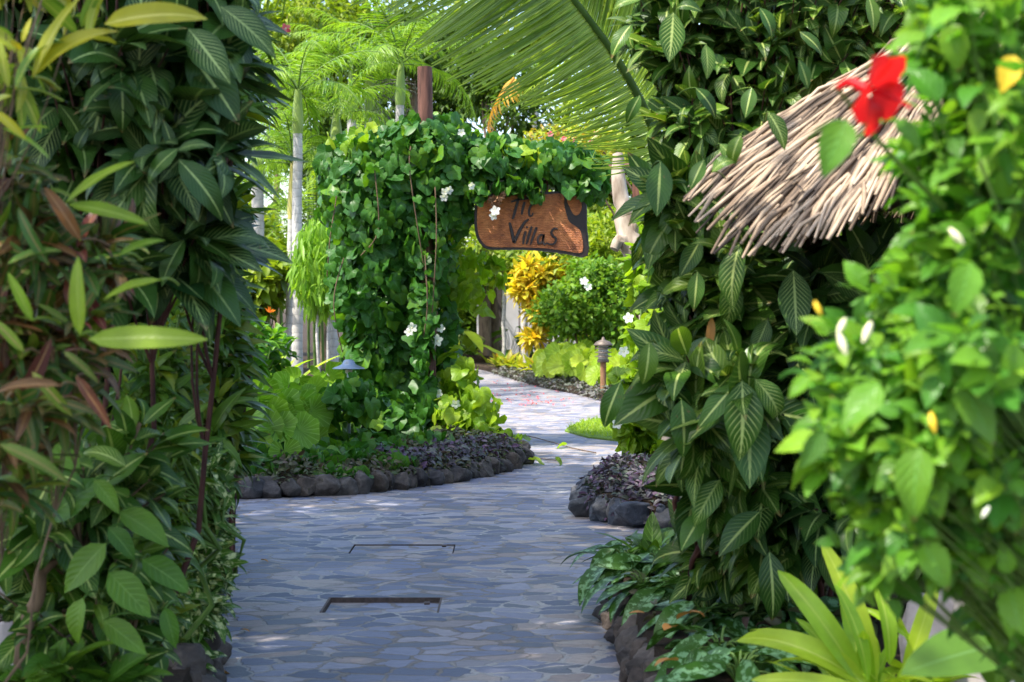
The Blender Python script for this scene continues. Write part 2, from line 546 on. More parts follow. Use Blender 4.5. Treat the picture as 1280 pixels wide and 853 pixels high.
M['gold'] = leafmat('gold_croton_leaf', [(.55, .42, .02), (.62, .50, .04), (.38, .36, .02), (.60, .34, .02), (.22, .28, .02)], vein=(.6, .55, .1), midw=.1, rough=.42, trans=.3, warm=False)
M['broad'] = leafmat('broad_green_leaf', [(.03, .11, .018), (.05, .16, .022), (.08, .2, .025), (.035, .12, .02)], vein=(.16, .28, .06), midw=.05, side=8, sidew=.08, rough=.4, trans=.25, blem=True)
M['lance'] = leafmat('narrow_green_leaf', [(.025, .085, .016), (.045, .13, .02), (.075, .18, .022), (.03, .10, .02), (.14, .22, .02)], vein=(.14, .24, .04), midw=.1, rough=.36, trans=.22, blem=True)
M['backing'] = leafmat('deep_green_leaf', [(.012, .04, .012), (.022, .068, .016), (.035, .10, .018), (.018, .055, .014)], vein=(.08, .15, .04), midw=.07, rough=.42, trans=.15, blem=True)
M['variegated'] = leafmat('variegated_leaf', [(.025, .09, .02), (.045, .14, .025), (.06, .17, .03)], vein=(.4, .44, .16), midw=.08, mottle=(.56, .58, .26), spots=.5, rough=.4, trans=.2)
M['aglaonema'] = leafmat('silver_mottled_leaf', [(.025, .095, .022), (.035, .12, .03), (.03, .11, .02)], vein=(.06, .16, .04), midw=.05, mottle=(.20, .37, .17), spots=.48, rough=.36, trans=.16)
M['hibiscus'] = leafmat('hibiscus_leaf', [(.035, .16, .03), (.055, .21, .03), (.10, .30, .03), (.11, .31, .035), (.028, .12, .035), (.14, .33, .035), (.04, .18, .03)], vein=(.12, .30, .06), midw=.05, side=6, sidew=.07, slope=.4, rough=.34, trans=.34, blem=True)
M['lily'] = leafmat('lime_strap_leaf', [(.26, .40, .02), (.18, .33, .02), (.34, .44, .03), (.22, .36, .025)], vein=(.42, .5, .08), midw=.1, side=0, rough=.36, trans=.34, warm=False)
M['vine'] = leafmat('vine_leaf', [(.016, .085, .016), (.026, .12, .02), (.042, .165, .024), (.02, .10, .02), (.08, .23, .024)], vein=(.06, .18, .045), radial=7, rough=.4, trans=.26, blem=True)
M['vine_lit'] = leafmat('lit_pale_vine_leaf', [(.12, .29, .02), (.18, .35, .025), (.08, .22, .02), (.22, .38, .03)], vein=(.26, .4, .06), radial=7, rough=.4, trans=.4)  # lighter copy of the vine leaf: sunlit arch leaves by colour, light green creeper
M['crinkle'] = leafmat('crinkled_round_leaf', [(.085, .27, .03), (.13, .34, .035), (.19, .40, .04), (.06, .21, .025)], vein=(.30, .48, .10), radial=22, rough=.42, trans=.28)
M['purple'] = leafmat('purple_heart_leaf', [(.06, .035, .075), (.09, .085, .10), (.10, .05, .11), (.06, .085, .06), (.15, .15, .15)], vein=None, rough=.45, trans=.1, warm=False)
M['greycover'] = leafmat('grey_green_cover_leaf', [(.08, .10, .075), (.13, .13, .11), (.06, .05, .06), (.17, .17, .15), (.06, .08, .05)], rough=.45, trans=.12, warm=False)
M['darkcover'] = leafmat('dark_cover_leaf', [(.04, .065, .045), (.065, .09, .065), (.06, .05, .065), (.04, .09, .035), (.09, .11, .09)], rough=.46, trans=.1)
M['palm'] = leafmat('palm_leaflet', [(.10, .22, .02), (.16, .28, .025), (.22, .34, .03), (.13, .24, .02)], rough=.34, trans=.36, warm=False)
M['coco'] = leafmat('coconut_leaflet', [(.12, .26, .07), (.17, .32, .09), (.22, .38, .11), (.14, .28, .08)], vein=(.40, .48, .2), midw=.2, rough=.32, trans=.4, spec=.6)
M['areca'] = leafmat('areca_leaflet', [(.15, .27, .025), (.22, .33, .03), (.11, .22, .02), (.27, .35, .04)], rough=.4, trans=.38, warm=False)
M['dry'] = leafmat('dry_palm_leaflet', [(.55, .33, .03), (.5, .27, .03), (.42, .25, .05)], rough=.5, trans=.3, warm=False)
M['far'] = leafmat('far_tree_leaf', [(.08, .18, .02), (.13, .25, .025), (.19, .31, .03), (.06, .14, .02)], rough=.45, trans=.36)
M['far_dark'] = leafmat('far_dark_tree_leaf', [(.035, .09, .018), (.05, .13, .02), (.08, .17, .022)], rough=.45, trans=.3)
M['weep'] = leafmat('weeping_leaf', [(.17, .32, .03), (.24, .40, .04), (.12, .25, .03)], rough=.42, trans=.4, warm=False)
M['lime'] = leafmat('lime_round_leaf', [(.17, .34, .025), (.25, .41, .04), (.12, .27, .025)], vein=(.36, .5, .1), radial=16, rough=.42, trans=.4)
M['bush'] = leafmat('small_bush_leaf', [(.06, .19, .025), (.09, .24, .03), (.13, .28, .035), (.05, .15, .02)], rough=.4, trans=.32)
M['bedding'] = leafmat('mixed_bedding_leaf', [(.14, .27, .03), (.24, .36, .04), (.30, .36, .05), (.10, .2, .03), (.36, .24, .05)], vein=(.36, .42, .1), midw=.1, rough=.42, trans=.3)
M['fallen'] = leafmat('fallen_dry_leaf', [(.58, .22, .03), (.45, .2, .06), (.5, .3, .08)], vein=(.3, .14, .04), midw=.06, rough=.6, trans=.15, warm=False)
M['petal'] = leafmat('pink_petal', [(.66, .12, .18), (.72, .22, .28), (.6, .08, .12)], rough=.5, trans=.3, warm=False)
M['white'] = leafmat('white_petal', [(.8, .8, .76), (.74, .74, .7)], rough=.5, trans=.35, tcol=(.8, .8, .75), warm=False)
M['red'] = leafmat('red_petal', [(.62, .008, .012), (.55, .006, .012), (.68, .012, .02)], rough=.42, trans=.4, tcol=(.7, .02, .03), warm=False)
M['orange'] = leafmat('orange_bract', [(.8, .25, .02), (.75, .16, .02)], rough=.45, trans=.25, warm=False)
M['cream'] = plain('cream_bud', (.72, .68, .40), .5)
M['yellow'] = plain('yellow_bud', (.75, .5, .02), .45)
M['red_stem'] = barkmat('reddish_stem', (.03, .012, .011), (.09, .032, .022), scale=20, rough=.6)
M['brown_stem'] = barkmat('brown_stem', (.07, .045, .025), (.20, .13, .075), scale=18)
M['green_stem'] = barkmat('green_stem', (.06, .12, .02), (.12, .2, .035), scale=10, rough=.5)
M['palm_trunk'] = barkmat('ringed_palm_bark', (.32, .30, .265), (.55, .52, .47), rings=7, scale=8)
M['sheath'] = barkmat('palm_crownshaft', (.14, .23, .04), (.28, .36, .08), scale=3, rough=.45)
M['sheath_yellow'] = barkmat('yellow_palm_crownshaft', (.40, .33, .06), (.50, .45, .14), scale=3, rough=.45)
M['husk'] = barkmat('brown_palm_husk', (.16, .075, .035), (.32, .18, .09), scale=12)
M['tree_bark'] = barkmat('tree_bark', (.09, .06, .04), (.24, .17, .11), scale=14)
M['post'] = barkmat('red_brown_post', (.06, .026, .018), (.19, .085, .058), scale=22, rough=.75, stretch=.12)
M['driftwood'] = barkmat('pale_weathered_wood', (.20, .15, .11), (.52, .44, .35), scale=9, stretch=.2)
M['rock'] = None
M['lamp_metal'] = plain('blue_grey_metal', (.22, .27, .32), .38, .6, var=.1)
M['lamp_dark'] = plain('weathered_bronze', (.14, .11, .085), .55, .3, var=.3)
M['lamp_glass'] = plain('frosted_lamp_glass', (.6, .58, .52), .3, var=.05)
M['iron'] = plain('rusty_iron', (.12, .085, .07), .75, .2, var=.4, scale=40)
M['pale_stone'] = plain('pale_coral_stone', (.40, .35, .32), .85, var=.3, scale=7, bump=.6)
M['panel'] = plain('grey_painted_board', (.62, .60, .63), .6, var=.1, scale=5)
M['panel_dark'] = plain('dark_fence_post', (.06, .05, .045), .7)


def rockmat(name, a, b, c):
    m, nt = newmat(name); n = N(nt)
    p = n.pos('Object')
    x = n.noise(p, 7, 6, .62); y = n.noise(p, 38, 4, .6)
    col = n.ramp(x.outputs[0], [(.28, a), (.52, b), (.75, c)])
    col = n.mix(.5, col, n.ramp(y.outputs[0], [(.35, (.55, .55, .55)), (.7, (1.3, 1.3, 1.3))]), 'MULTIPLY')
    isl = n.node('ShaderNodeObjectInfo').outputs['Random']
    col = n.mix(1.0, col, n.ramp(isl, [(0, (.62, .66, .78)), (.5, (1, 1, 1)), (1, (1.1, .97, .85))]), 'MULTIPLY')
    h = n.math('ADD', x.outputs[0], n.math('MULTIPLY', y.outputs[0], .35))
    n.out(n.principled(col, .8, n.bump(h, .8, .03), .35))
    return m


M['rock'] = rockmat('volcanic_rock', (.035, .03, .028), (.085, .073, .065), (.16, .138, .12))
M['rock_blue'] = rockmat('blue_grey_rock', (.04, .044, .052), (.085, .092, .105), (.15, .155, .165))


def pathmat():
    m, nt = newmat('slate_paving'); n = N(nt)
    p = n.pos('Object')
    wob = n.noise(p, 2.2, 3)
    wv = n.node('ShaderNodeVectorMath', operation='MULTIPLY_ADD')
    n.set(wv.inputs[0], wob.outputs['Color']); wv.inputs[1].default_value = (.34, .24, 0); n.set(wv.inputs[2], p)
    wob2 = n.noise(p, 16, 2)
    wv2 = n.node('ShaderNodeVectorMath', operation='MULTIPLY_ADD')
    n.set(wv2.inputs[0], wob2.outputs['Color']); wv2.inputs[1].default_value = (.075, .05, 0); n.set(wv2.inputs[2], wv.outputs[0])
    mp = n.mapping(wv2.outputs[0], (5.0, 8.0, 1), (0, 0, .10))
    vo = {}
    for feat in ('F1', 'DISTANCE_TO_EDGE'):
        v = n.node('ShaderNodeTexVoronoi', voronoi_dimensions='2D', feature=feat)
        n.set(v.inputs['Vector'], mp); v.inputs['Scale'].default_value = 1.0; v.inputs['Randomness'].default_value = .92
        vo[feat] = v
    cell = n.node('ShaderNodeSeparateColor'); n.set(cell.inputs[0], vo['F1'].outputs['Color'])
    stone = n.ramp(cell.outputs[0], [(.0, (.075, .088, .135)), (.2, (.135, .148, .205)), (.45, (.20, .21, .275)), (.62, (.27, .27, .32)), (.76, (.32, .29, .295)), (.88, (.28, .225, .195)), (1, (.40, .345, .30))])
    stone = n.mix(n.step(cell.outputs[1], .82, .9), stone, (.12, .13, .155))
    big = n.noise(p, .55, 3)
    stone = n.mix(.6, stone, n.ramp(big.outputs[0], [(.3, (.85, .87, .95)), (.7, (1.12, 1.08, 1.02))]), 'MULTIPLY')
    f1 = n.noise(n.mapping(p, (1, 1.8, 1)), 17, 6, .65)
    f2 = n.noise(p, 90, 3, .6)
    stone = n.mix(.7, stone, n.ramp(f1.outputs[0], [(.25, (.45, .45, .5)), (.5, (1, 1, 1)), (.78, (1.5, 1.46, 1.4))]), 'MULTIPLY')
    gn = n.noise(p, 1.1, 4)
    grout = n.mix(n.step(gn.outputs[0], .42, .6), (.185, .152, .125), (.38, .355, .33))
    grout = n.mix(.6, grout, n.ramp(f2.outputs[0], [(.3, (.6, .6, .6)), (.7, (1.25, 1.25, 1.25))]), 'MULTIPLY')
    thr = n.math('MULTIPLY_ADD', n.noise(p, 4.5, 3).outputs[0], .20, -.022)
    e = vo['DISTANCE_TO_EDGE'].outputs['Distance']
    isst = n.node('ShaderNodeMapRange', interpolation_type='SMOOTHSTEP')
    n.set(isst.inputs[0], e); n.set(isst.inputs[1], n.math('MULTIPLY', thr, .6)); n.set(isst.inputs[2], n.math('ADD', thr, .016))
    col = n.mix(isst.outputs[0], grout, stone)
    h = n.math('ADD', n.math('MULTIPLY', isst.outputs[0], 1.0), n.math('ADD', n.math('MULTIPLY', f1.outputs[0], .55), n.math('MULTIPLY', cell.outputs[2], .5)))
    h = n.math('ADD', h, n.math('MULTIPLY', f2.outputs[0], .12))
    rough = n.math('MULTIPLY_ADD', f1.outputs[0], .35, .38)
    n.out(n.principled(col, rough, n.bump(h, .55, .018), .45))
    return m


def soilmat():
    m, nt = newmat('dark_soil'); n = N(nt); p = n.pos('Object')
    a = n.noise(p, 5, 6, .6); b = n.noise(p, 45, 5, .7)
    col = n.ramp(a.outputs[0], [(.3, (.03, .021, .015)), (.6, (.065, .045, .03)), (.8, (.10, .07, .045))])
    col = n.mix(.7, col, n.ramp(b.outputs[0], [(.3, (.45, .45, .45)), (.7, (1.5, 1.4, 1.3))]), 'MULTIPLY')
    n.out(n.principled(col, .95, n.bump(b.outputs[0], 1.0, .05), .2))
    return m


def lawnmat():
    m, nt = newmat('lawn_turf'); n = N(nt); p = n.pos('Object')
    a = n.noise(p, 30, 5, .7)
    n.out(n.principled(n.ramp(a.outputs[0], [(.3, (.09, .17, .02)), (.7, (.2, .3, .045))]), .9, n.bump(a.outputs[0], .8, .03), .2))
    return m


M['path'] = pathmat(); M['soil'] = soilmat(); M['lawn'] = lawnmat()

# ------------------------------------------------------------------ the setting
g = Geo(); g.add([(-900, -300, -.06), (900, -300, -.06), (900, 1500, -.06), (-900, 1500, -.06)], [(0, 1, 2, 3)])
tag(g.build('ground', M['soil']), kind='structure')


def hatch_rect(x0, x1, y0, y1):
    a = G(x0, y1); b = G(x1, y0)
    return a[0], G(x1, y1)[0], a[1], b[1]


H1 = hatch_rect(402, 546, 748, 766)
H2 = hatch_rect(436, 566, 681, 692)


def path_sheet():
    g = Geo()
    xs0, xs1 = -9.0, 14.0
    ys = [-3.0, H1[2], H1[3], H2[2], H2[3], 43.3]
    rects = []
    for i in range(5):
        y0, y1 = ys[i], ys[i + 1]
        if i in (1, 3):
            h = H1 if i == 1 else H2
            rects += [(xs0, h[0], y0, y1), (h[1], xs1, y0, y1)]
        else:
            rects.append((xs0, xs1, y0, y1))
    for x0, x1, y0, y1 in rects:
        g.add([(x0, y0, 0), (x1, y0, 0), (x1, y1, 0), (x0, y1, 0)], [(0, 1, 2, 3)])
    return tag(g.build('path', M['path'], smooth=False), kind='structure')


path_sheet()

for (x0, x1, y0, y1), dep, lab in ((H1, .022, 'larger sunken paved hatch with dark rim in the near path'), (H2, .005, 'nearly flush paved hatch with thin dark rim further up the path')):
    c = ((x0 + x1) / 2, (y0 + y1) / 2, -.05)
    t = empty('drain_hatch', c, lab, 'hatch', 'paved hatches in the path')
    g = Geo(); w = .011 if dep > .015 else .004
    zt = .003 if dep > .015 else .001
    box(g, ((x0 + x1) / 2, y1 + w / 2, (zt - .05) / 2), (x1 - x0 + 2 * w, w, zt + .05))
    box(g, (x1 + w / 2, (y0 + y1) / 2, (zt - .05) / 2 - .001), (w, y1 - y0, zt + .05))
    box(g, (x0 - w / 2, (y0 + y1) / 2, (zt - .05) / 2 - .001), (w, y1 - y0, zt + .05))
    if dep > .015: box(g, ((x0 + x1) / 2, y0 - w / 2, -.028), (x1 - x0 + 2 * w, w, .05))
    g.build('rim', M['iron'], t, smooth=False)
    g = Geo(); box(g, ((x0 + x1) / 2, (y0 + y1) / 2, -dep - .01), (x1 - x0 - .01, y1 - y0 - .03, .02))
    g.build('cover', M['path'], t, smooth=False)
    g = Geo(); box(g, (x1 - .07, y1 - .05, -dep + .004), (.03, .05, .012))
    g.build('lifting_lug', M['iron'], t, smooth=False)


def bed(name, pts, z=.15, mat='soil'):
    """raised soil bed: outline polygon with softened rim"""
    bm = bmesh.new()
    c = np.mean(pts, 0)
    low = [bm.verts.new((p[0], p[1], -.02)) for p in pts]
    top = [bm.verts.new((p[0], p[1], z * .7)) for p in pts]
    inn = [bm.verts.new((p[0] + (c[0] - p[0]) * .03, p[1] + (c[1] - p[1]) * .03, z)) for p in pts]
    n = len(pts)
    for i in range(n):
        j = (i + 1) % n
        bm.faces.new((low[i], low[j], top[j], top[i])); bm.faces.new((top[i], top[j], inn[j], inn[i]))
    f = bm.faces.new(inn)
    bmesh.ops.recalc_face_normals(bm, faces=bm.faces)
    bmesh.ops.triangulate(bm, faces=[f])
    me = bpy.data.meshes.new(name); bm.to_mesh(me); bm.free()
    me.materials.append(M[mat])
    o = bpy.data.objects.new(name, me); COL.objects.link(o)
    return tag(o, kind='structure')


def smooth_line(pts, k=6):
    pts = np.asarray(pts, float); out = []
    n = len(pts)
    for i in range(n - 1):
        p0, p1, p2, p3 = pts[max(0, i - 1)], pts[i], pts[i + 1], pts[min(n - 1, i + 2)]
        for t in np.linspace(0, 1, k, endpoint=False):
            out.append(.5 * ((2 * p1) + (p2 - p0) * t + (2 * p0 - 5 * p1 + 4 * p2 - p3) * t * t + (3 * p1 - p0 - 3 * p2 + p3) * t ** 3))
    out.append(pts[-1])
    return np.array(out)


EA = smooth_line([G(200, 628)[:2], G(310, 622)[:2], G(380, 620)[:2], G(450, 616)[:2], G(520, 608)[:2], G(580, 599)[:2], G(622, 590)[:2], G(642, 583)[:2], G(648, 576)[:2], G(640, 565)[:2]])
FAR_A = [G(612, 540)[:2], G(600, 515)[:2], G(580, 484)[:2], G(566, 461)[:2]]
bedA = list(EA) + FAR_A + [np.array((-1.7, 60.)), np.array((-40., 60.)), np.array((-40., 13.))]
bed('planting_bed_soil', bedA, .16)
EB = smooth_line([G(608, 464)[:2], G(640, 474)[:2], G(680, 485)[:2], G(720, 493)[:2], G(775, 505)[:2], G(900, 517)[:2], G(1100, 524)[:2]])
bed('far_bed_soil', list(EB)[::-1] + [np.array((-1.35, 43.4)), np.array((-1.6, 60.)), np.array((40., 60.)), np.array((40., 25.))], .12)
bed('end_bed_soil', [(-3., 43.35), (3., 43.35), (3., 47.), (-3., 47.)], .3)
EC = smooth_line([G(760, 612)[:2], G(742, 622)[:2], G(735, 636)[:2], G(744, 648)[:2], G(772, 655)[:2], G(810, 660)[:2], G(870, 662)[:2], G(960, 655)[:2]])
bed('side_bed_soil', list(EC) + [np.array((3.2, 14.4)), np.array((1.2, 15.4))], .2)
ED = smooth_line([(.60, 1.0), (.585, 5.5), G(803, 853)[:2], G(786, 805)[:2], G(776, 772)[:2], G(790, 742)[:2], G(840, 722)[:2], G(930, 708)[:2]])
bed('near_right_bed_soil', list(ED) + [np.array((9., 10.5)), np.array((9., 1.))], .22)
EE = smooth_line([(-1.0, 1.0), (-1.12, 4.5), G(262, 853)[:2], G(262, 790)[:2], G(268, 720)[:2], G(276, 670)[:2], G(272, 645)[:2], G(240, 632)[:2]])
bed('near_left_bed_soil', list(EE) + [np.array((-5., 12.6)), np.array((-9., 12.6)), np.array((-9., 1.))], .2)

LW = [G(706, 540)[:2], G(712, 534)[:2], G(735, 527)[:2], G(770, 523)[:2], G(900, 524)[:2], G(900, 552)[:2], G(770, 552)[:2], G(735, 548)[:2]]
bed('lawn', LW, .03, 'lawn')
g = Geo()
gt = [leaf(.12, 1, .6, 2, 3, .1, 1.0)]
n_ = 5000
gx = rng.uniform(.72, 3.2, n_); gy = rng.uniform(19.4, 22.9, n_)
lo = np.interp(gx, [.72, .85, 1.15, 3.2], [20.6, 19.8, 19.3, 19.2]); hi = np.interp(gx, [.72, 1.1, 3.2], [21.0, 22.6, 22.9])
k_ = (gy > lo + .05) & (gy < hi)
pp = np.stack([gx, gy, np.full(n_, .02)], 1)[k_]
scatter(g, gt, pp, UP + rng.normal(0, .5, pp.shape), rnd3(len(pp)), rng.uniform(.05, .09, len(pp)))
tag(g.build('grass', M['lime']), 'short bright lawn grass beside the far path', 'grass', kind='stuff')


def kerb(name, label, line, r, mat, group, step=.8, seed=0, z=.07, rows=1, inset=.0, skip=0, hz=1.0):
    """low dry stone kerb: every stone a part of its own"""
    line = np.asarray(line); c = line[len(line) // 2]
    t = empty(name, (c[0], c[1], 0), label, 'stone edging', group)
    seg = np.concatenate([[0], np.cumsum(np.linalg.norm(np.diff(line, axis=0), axis=1))])
    rr = np.random.default_rng(seed)
    cen = np.mean(line, 0)
    for row in range(rows):
        s = rr.uniform(0, r)
        while s < seg[-1]:
            q = rr.choice([.62, .8, .95, 1.1, 1.35]) * r * rr.uniform(.9, 1.1)
            x = np.interp(s, seg, line[:, 0]); y = np.interp(s, seg, line[:, 1])
            tx = np.interp(s + .05, seg, line[:, 0]) - x; ty = np.interp(s + .05, seg, line[:, 1]) - y
            L = math.hypot(tx, ty) or 1
            nx, ny = -ty / L, tx / L
            off = inset + row * r * .35
            g = Geo()
            rock(g, (x + nx * off, y + ny * off, z + row * r * 1.05 + rr.normal(0, .012)), (q * rr.uniform(.95, 1.3), q * rr.uniform(.8, 1.0), (q * .4 + r * .6) * rr.uniform(.8, 1.1) * hz), seed=int(rr.integers(1 << 30)), sub=4, m=0)
            g.build('stone', M[mat], t)
            s += q * 2 * step
    return t


kerb('stone_edging', 'low edging of dark brown rocks curving round the vine arch bed', EA, .11, 'rock', 'rock edgings of the beds', .62, 1, .06, 1, -.02, hz=1.15)
kerb('stone_edging', 'low edging of blue grey rocks under the purple cover at the right', EC[3:], .10, 'rock_blue', 'rock edgings of the beds', .62, 2, .08, 1, -.02, hz=1.25)
kerb('stone_edging', 'two courses of small brown rocks below the silver mottled plants', ED[5:][::-1], .075, 'rock', 'rock edgings of the beds', .66, 3, .045, 2, -.02)
kerb('stone_edging', 'brown rocks at the foot of the left hedge beside the path', EE[10:], .09, 'rock', 'rock edgings of the beds', .75, 4, .05, 2, .03)

# ------------------------------------------------------------------ ground cover
RL = variants(leaf, 3, width=.62, a=.85, b=.7, nu=2, nv=4, fold=.2, bend=.5)
RL2 = variants(leaf, 3, width=.5, a=.85, b=.8, nu=2, nv=4, fold=.25, bend=.8)


def cover(name, label, line, width, n, mat, size, zb, side=1, hang=0.0, seed=0):
    line = np.asarray(line)
    seg = np.concatenate([[0], np.cumsum(np.linalg.norm(np.diff(line, axis=0), axis=1))])
    s = rng.uniform(0, seg[-1], n); q = rng.uniform(-.06 if hang else .03, 1, n) ** 1.0
    x = np.interp(s, seg, line[:, 0]); y = np.interp(s, seg, line[:, 1])
    tx = np.interp(s + .05, seg, line[:, 0]) - np.interp(s - .05, seg, line[:, 0]); ty = np.interp(s + .05, seg, line[:, 1]) - np.interp(s - .05, seg, line[:, 1])
    L = np.hypot(tx, ty) + 1e-6
    nx, ny = -ty / L * side, tx / L * side
    hump = np.array([mnoise.noise(Vector((a * 2.3, b * 2.3, seed))) for a, b in zip(x + nx * q * width, y + ny * q * width)])
    z = zb + .05 * np.clip(q, 0, 1) ** .5 + .09 * hump * np.clip(q * 4, 0, 1) + rng.uniform(-.05, .07, n) - np.clip(.15 - q, 0, 1) * hang
    p = np.stack([x + nx * q * width, y + ny * q * width, z], 1)
    d = np.stack([-nx, -ny, np.full(n, .0)], 1) * .5 + rng.normal(0, .7, (n, 3)) * (1, 1, .55)
    g = Geo()
    scatter(g, RL if size[1] < .075 else RL2, p, d, UP * .8 - np.stack([nx, ny, 0 * nx], 1) * .6 + rng.normal(0, .35, (n, 3)), rng.uniform(*size, n))
    return tag(g.build(name, M[mat]), label, 'ground cover', kind='stuff')


cover('ground_cover', 'small dark leaves creeping over the soil round the vine arch', EA[6:], .95, 5200, 'darkcover', (.05, .085), .17, 1, .35, 1)
cover('ground_cover', 'purple tinged creeper above the middle of the rock edging', EA[24:46], .45, 900, 'purple', (.06, .10), .21, 1, .4, 2)
cover('ground_cover', 'dense purple leaved creeper spilling over the blue grey rocks', EC[2:], .9, 4800, 'purple', (.05, .085), .26, 1, .9, 3)
cover('ground_cover', 'grey green and purple low creeper edging the far flower bed', EB[3:], 1.5, 5500, 'greycover', (.07, .13), .12, 1, .2, 4)
cover('ground_cover', 'dark low leaves under the silver mottled plants', ED[10:][::-1], 1.3, 1200, 'darkcover', (.06, .10), .2, 1, .0, 5)

# ------------------------------------------------------------------ fence and path end behind the flowers
fx0, fx1, fd = P(596, 0, 45.2)[0], P(720, 0, 45.2)[0], 45.2
t = empty('board_fence', (fx0, fd, 0), 'grey painted upright board fence behind the gold croton', 'fence')
x = fx0; i = 0
while x < fx1:
    w = [.52, .42, .48][i % 3]
    g = Geo(); box(g, (x + w / 2, fd, 1.3), (w, .05, 2.6)); g.build('fence_board', M['panel'], t, smooth=False)
    x += w + .05
    if i % 2 == 0:
        g = Geo(); box(g, (x + .07, fd - .03, 1.32), (.13, .10, 2.64)); g.build('fence_post', M['panel_dark'], t, smooth=False); x += .19
    i += 1

# ------------------------------------------------------------------ pergola with the sign
PD = 18.6
t = empty('pergola', P(535, 560, PD) * np.array((1, 1, 0)), 'red brown log pergola under the flowering vine', 'pergola')
lx = P(535, 0, PD)[0]
g = Geo(); top = P(531, 84, PD)
top = P(531, 84, 18.2); tube(g, curve((lx + .03, 18.15, .1), top, 8, 0, .004), np.linspace(.095, .085, 8), 12); g.build('post', M['post'], t)
g = Geo(); tube(g, curve((P(440, 0, PD)[0], PD + 1.3, .1), (P(440, 0, PD)[0], PD + 1.3, 3.15), 6, 0, .004), .085, 12); g.build('post', M['post'], t)
g = Geo(); tube(g, curve((P(800, 0, PD)[0], PD + .1, .0), (P(800, 0, PD)[0], PD + .1, 3.1), 6, 0, .004), .085, 12); g.build('post', M['post'], t)
g = Geo(); tube(g, curve(P(430, 206, PD - .1), P(757, 212, PD - .05), 9, .03, .004), .085, 12); g.build('beam', M['post'], t)
g = Geo(); tube(g, curve(P(430, 206, PD + 1.35), P(800, 212, PD + 1.3), 9, .03, .004), .075, 12); g.build('beam', M['post'], t)
for px in (450, 535, 610, 690):
    g = Geo(); c = P(px, 196, PD); tube(g, curve(c - (0, .35, 0), c + (0, 1.7, .04), 5), .05, 8); g.build('cross_pole', M['post'], t)

SD = 18.15


def SP(X, Y, d=SD):                # point of the sign's face, from its own measured outline
    return P(540 + X / 4.373, 180 + Y / 4.373, d)


sx = SP(540, 440)
t = empty('hanging_sign', sx, 'carved brown wooden sign hanging under the vine covered beam', 'sign')


def slab(geo, pts, d0, d1, bev=.0):
    """outline in sign measure, extruded from depth d0 (front) to d1"""
    pts = smooth_line(np.array(pts + [pts[0]], float), 3)[:-1]
    n = len(pts)
    c = pts.mean(0)
    Fr = np.array([SP(*(p + (c - p) * bev), d0) for p in pts]); Fm = np.array([SP(*p, d0 + (.012 if bev else 0)) for p in pts]); Bk = np.array([SP(*p, d1) for p in pts])
    sc0 = SD / d0
    for arr, dd in ((Fr, d0), (Fm, d0), (Bk, d1)):      # same outline at every depth
        arr[:, 0] = arr[:, 0] * SD / dd; arr[:, 2] = EYE + (arr[:, 2] - EYE) * SD / dd
    Fm[:, 1] = d0 + (.012 if bev else 0)
    V = np.concatenate([Fr, Fm, Bk])
    q = []
    for a in (0, n):
        for i in range(n):
            j = (i + 1) % n
            q.append((a + i, a + j, a + n + j, a + n + i))
    geo.add(V, q)
    # caps: ear clipping by Blender
    from mathutils.geometry import tessellate_polygon
    tri = tessellate_polygon([[Vector((v[0], v[2], 0)) for v in Fr]])
    geo.add(Fr, tri); geo.add(Bk, [tt[::-1] for tt in tri])


def carvedwood(name, c0, c1, c2):
    m, nt = newmat(name); n = N(nt); p = n.pos('Object')
    a = n.noise(n.mapping(p, (3, 3, 3)), 1.6, 5, .65)
    b = n.noise(n.mapping(p, (14, 14, 110)), 1.0, 4, .6)
    wv = n.node('ShaderNodeTexWave', wave_type='BANDS', bands_direction='Z', wave_profile='SIN')
    n.set(wv.inputs[0], p); wv.inputs['Scale'].default_value = 16; wv.inputs['Distortion'].default_value = 5.0; wv.inputs['Detail'].default_value = 3; wv.inputs['Detail Scale'].default_value = 3
    col = n.ramp(a.outputs[0], [(.3, c0), (.5, c1), (.72, c2)])
    col = n.mix(.8, col, n.ramp(b.outputs[0], [(.3, (.5, .45, .42)), (.65, (1.3, 1.25, 1.2))]), 'MULTIPLY')
    col = n.mix(.22, col, n.ramp(wv.outputs[1], [(0, (.45, .42, .4)), (.5, (1.15, 1.1, 1.1))]), 'MULTIPLY')
    h = n.math('ADD', n.math('MULTIPLY', b.outputs[0], .6), n.math('MULTIPLY', wv.outputs[1], .5))
    n.out(n.principled(col, .5, n.bump(h, .7, .012), .4))
    return m


M['sign_wood'] = carvedwood('orange_carved_wood', (.20, .06, .02), (.46, .155, .045), (.62, .25, .08))
M['sign_dark'] = plain('dark_brown_carving', (.028, .017, .014), .5, var=.3, scale=30, bump=.3)
outl = [(250, 285), (330, 268), (480, 268), (620, 262), (760, 258), (812, 275), (845, 325), (848, 450), (852, 612), (740, 604), (640, 590), (500, 580), (390, 580), (302, 576), (262, 545), (240, 500), (230, 430), (234, 340)]
g = Geo(); slab(g, outl, SD, SD + .06, .012); g.build('board', M['sign_dark'], t, smooth=False)
inn = [(255, 300), (340, 284), (480, 282), (620, 276), (715, 274), (722, 330), (735, 385), (752, 428), (795, 458), (818, 495), (822, 592), (740, 588), (640, 574), (500, 566), (390, 566), (308, 562), (274, 534), (254, 494), (246, 430), (248, 350)]
g = Geo(); slab(g, inn, SD - .008, SD + .002, .004); g.build('panel', M['sign_wood'], t, smooth=False)
g = Geo(); slab(g, [(738, 290), (760, 274), (790, 280), (812, 310), (818, 350), (805, 382), (785, 392), (768, 378), (752, 345), (740, 318)], SD - .008, SD + .002, .004); g.build('inlay', M['sign_wood'], t, smooth=False)


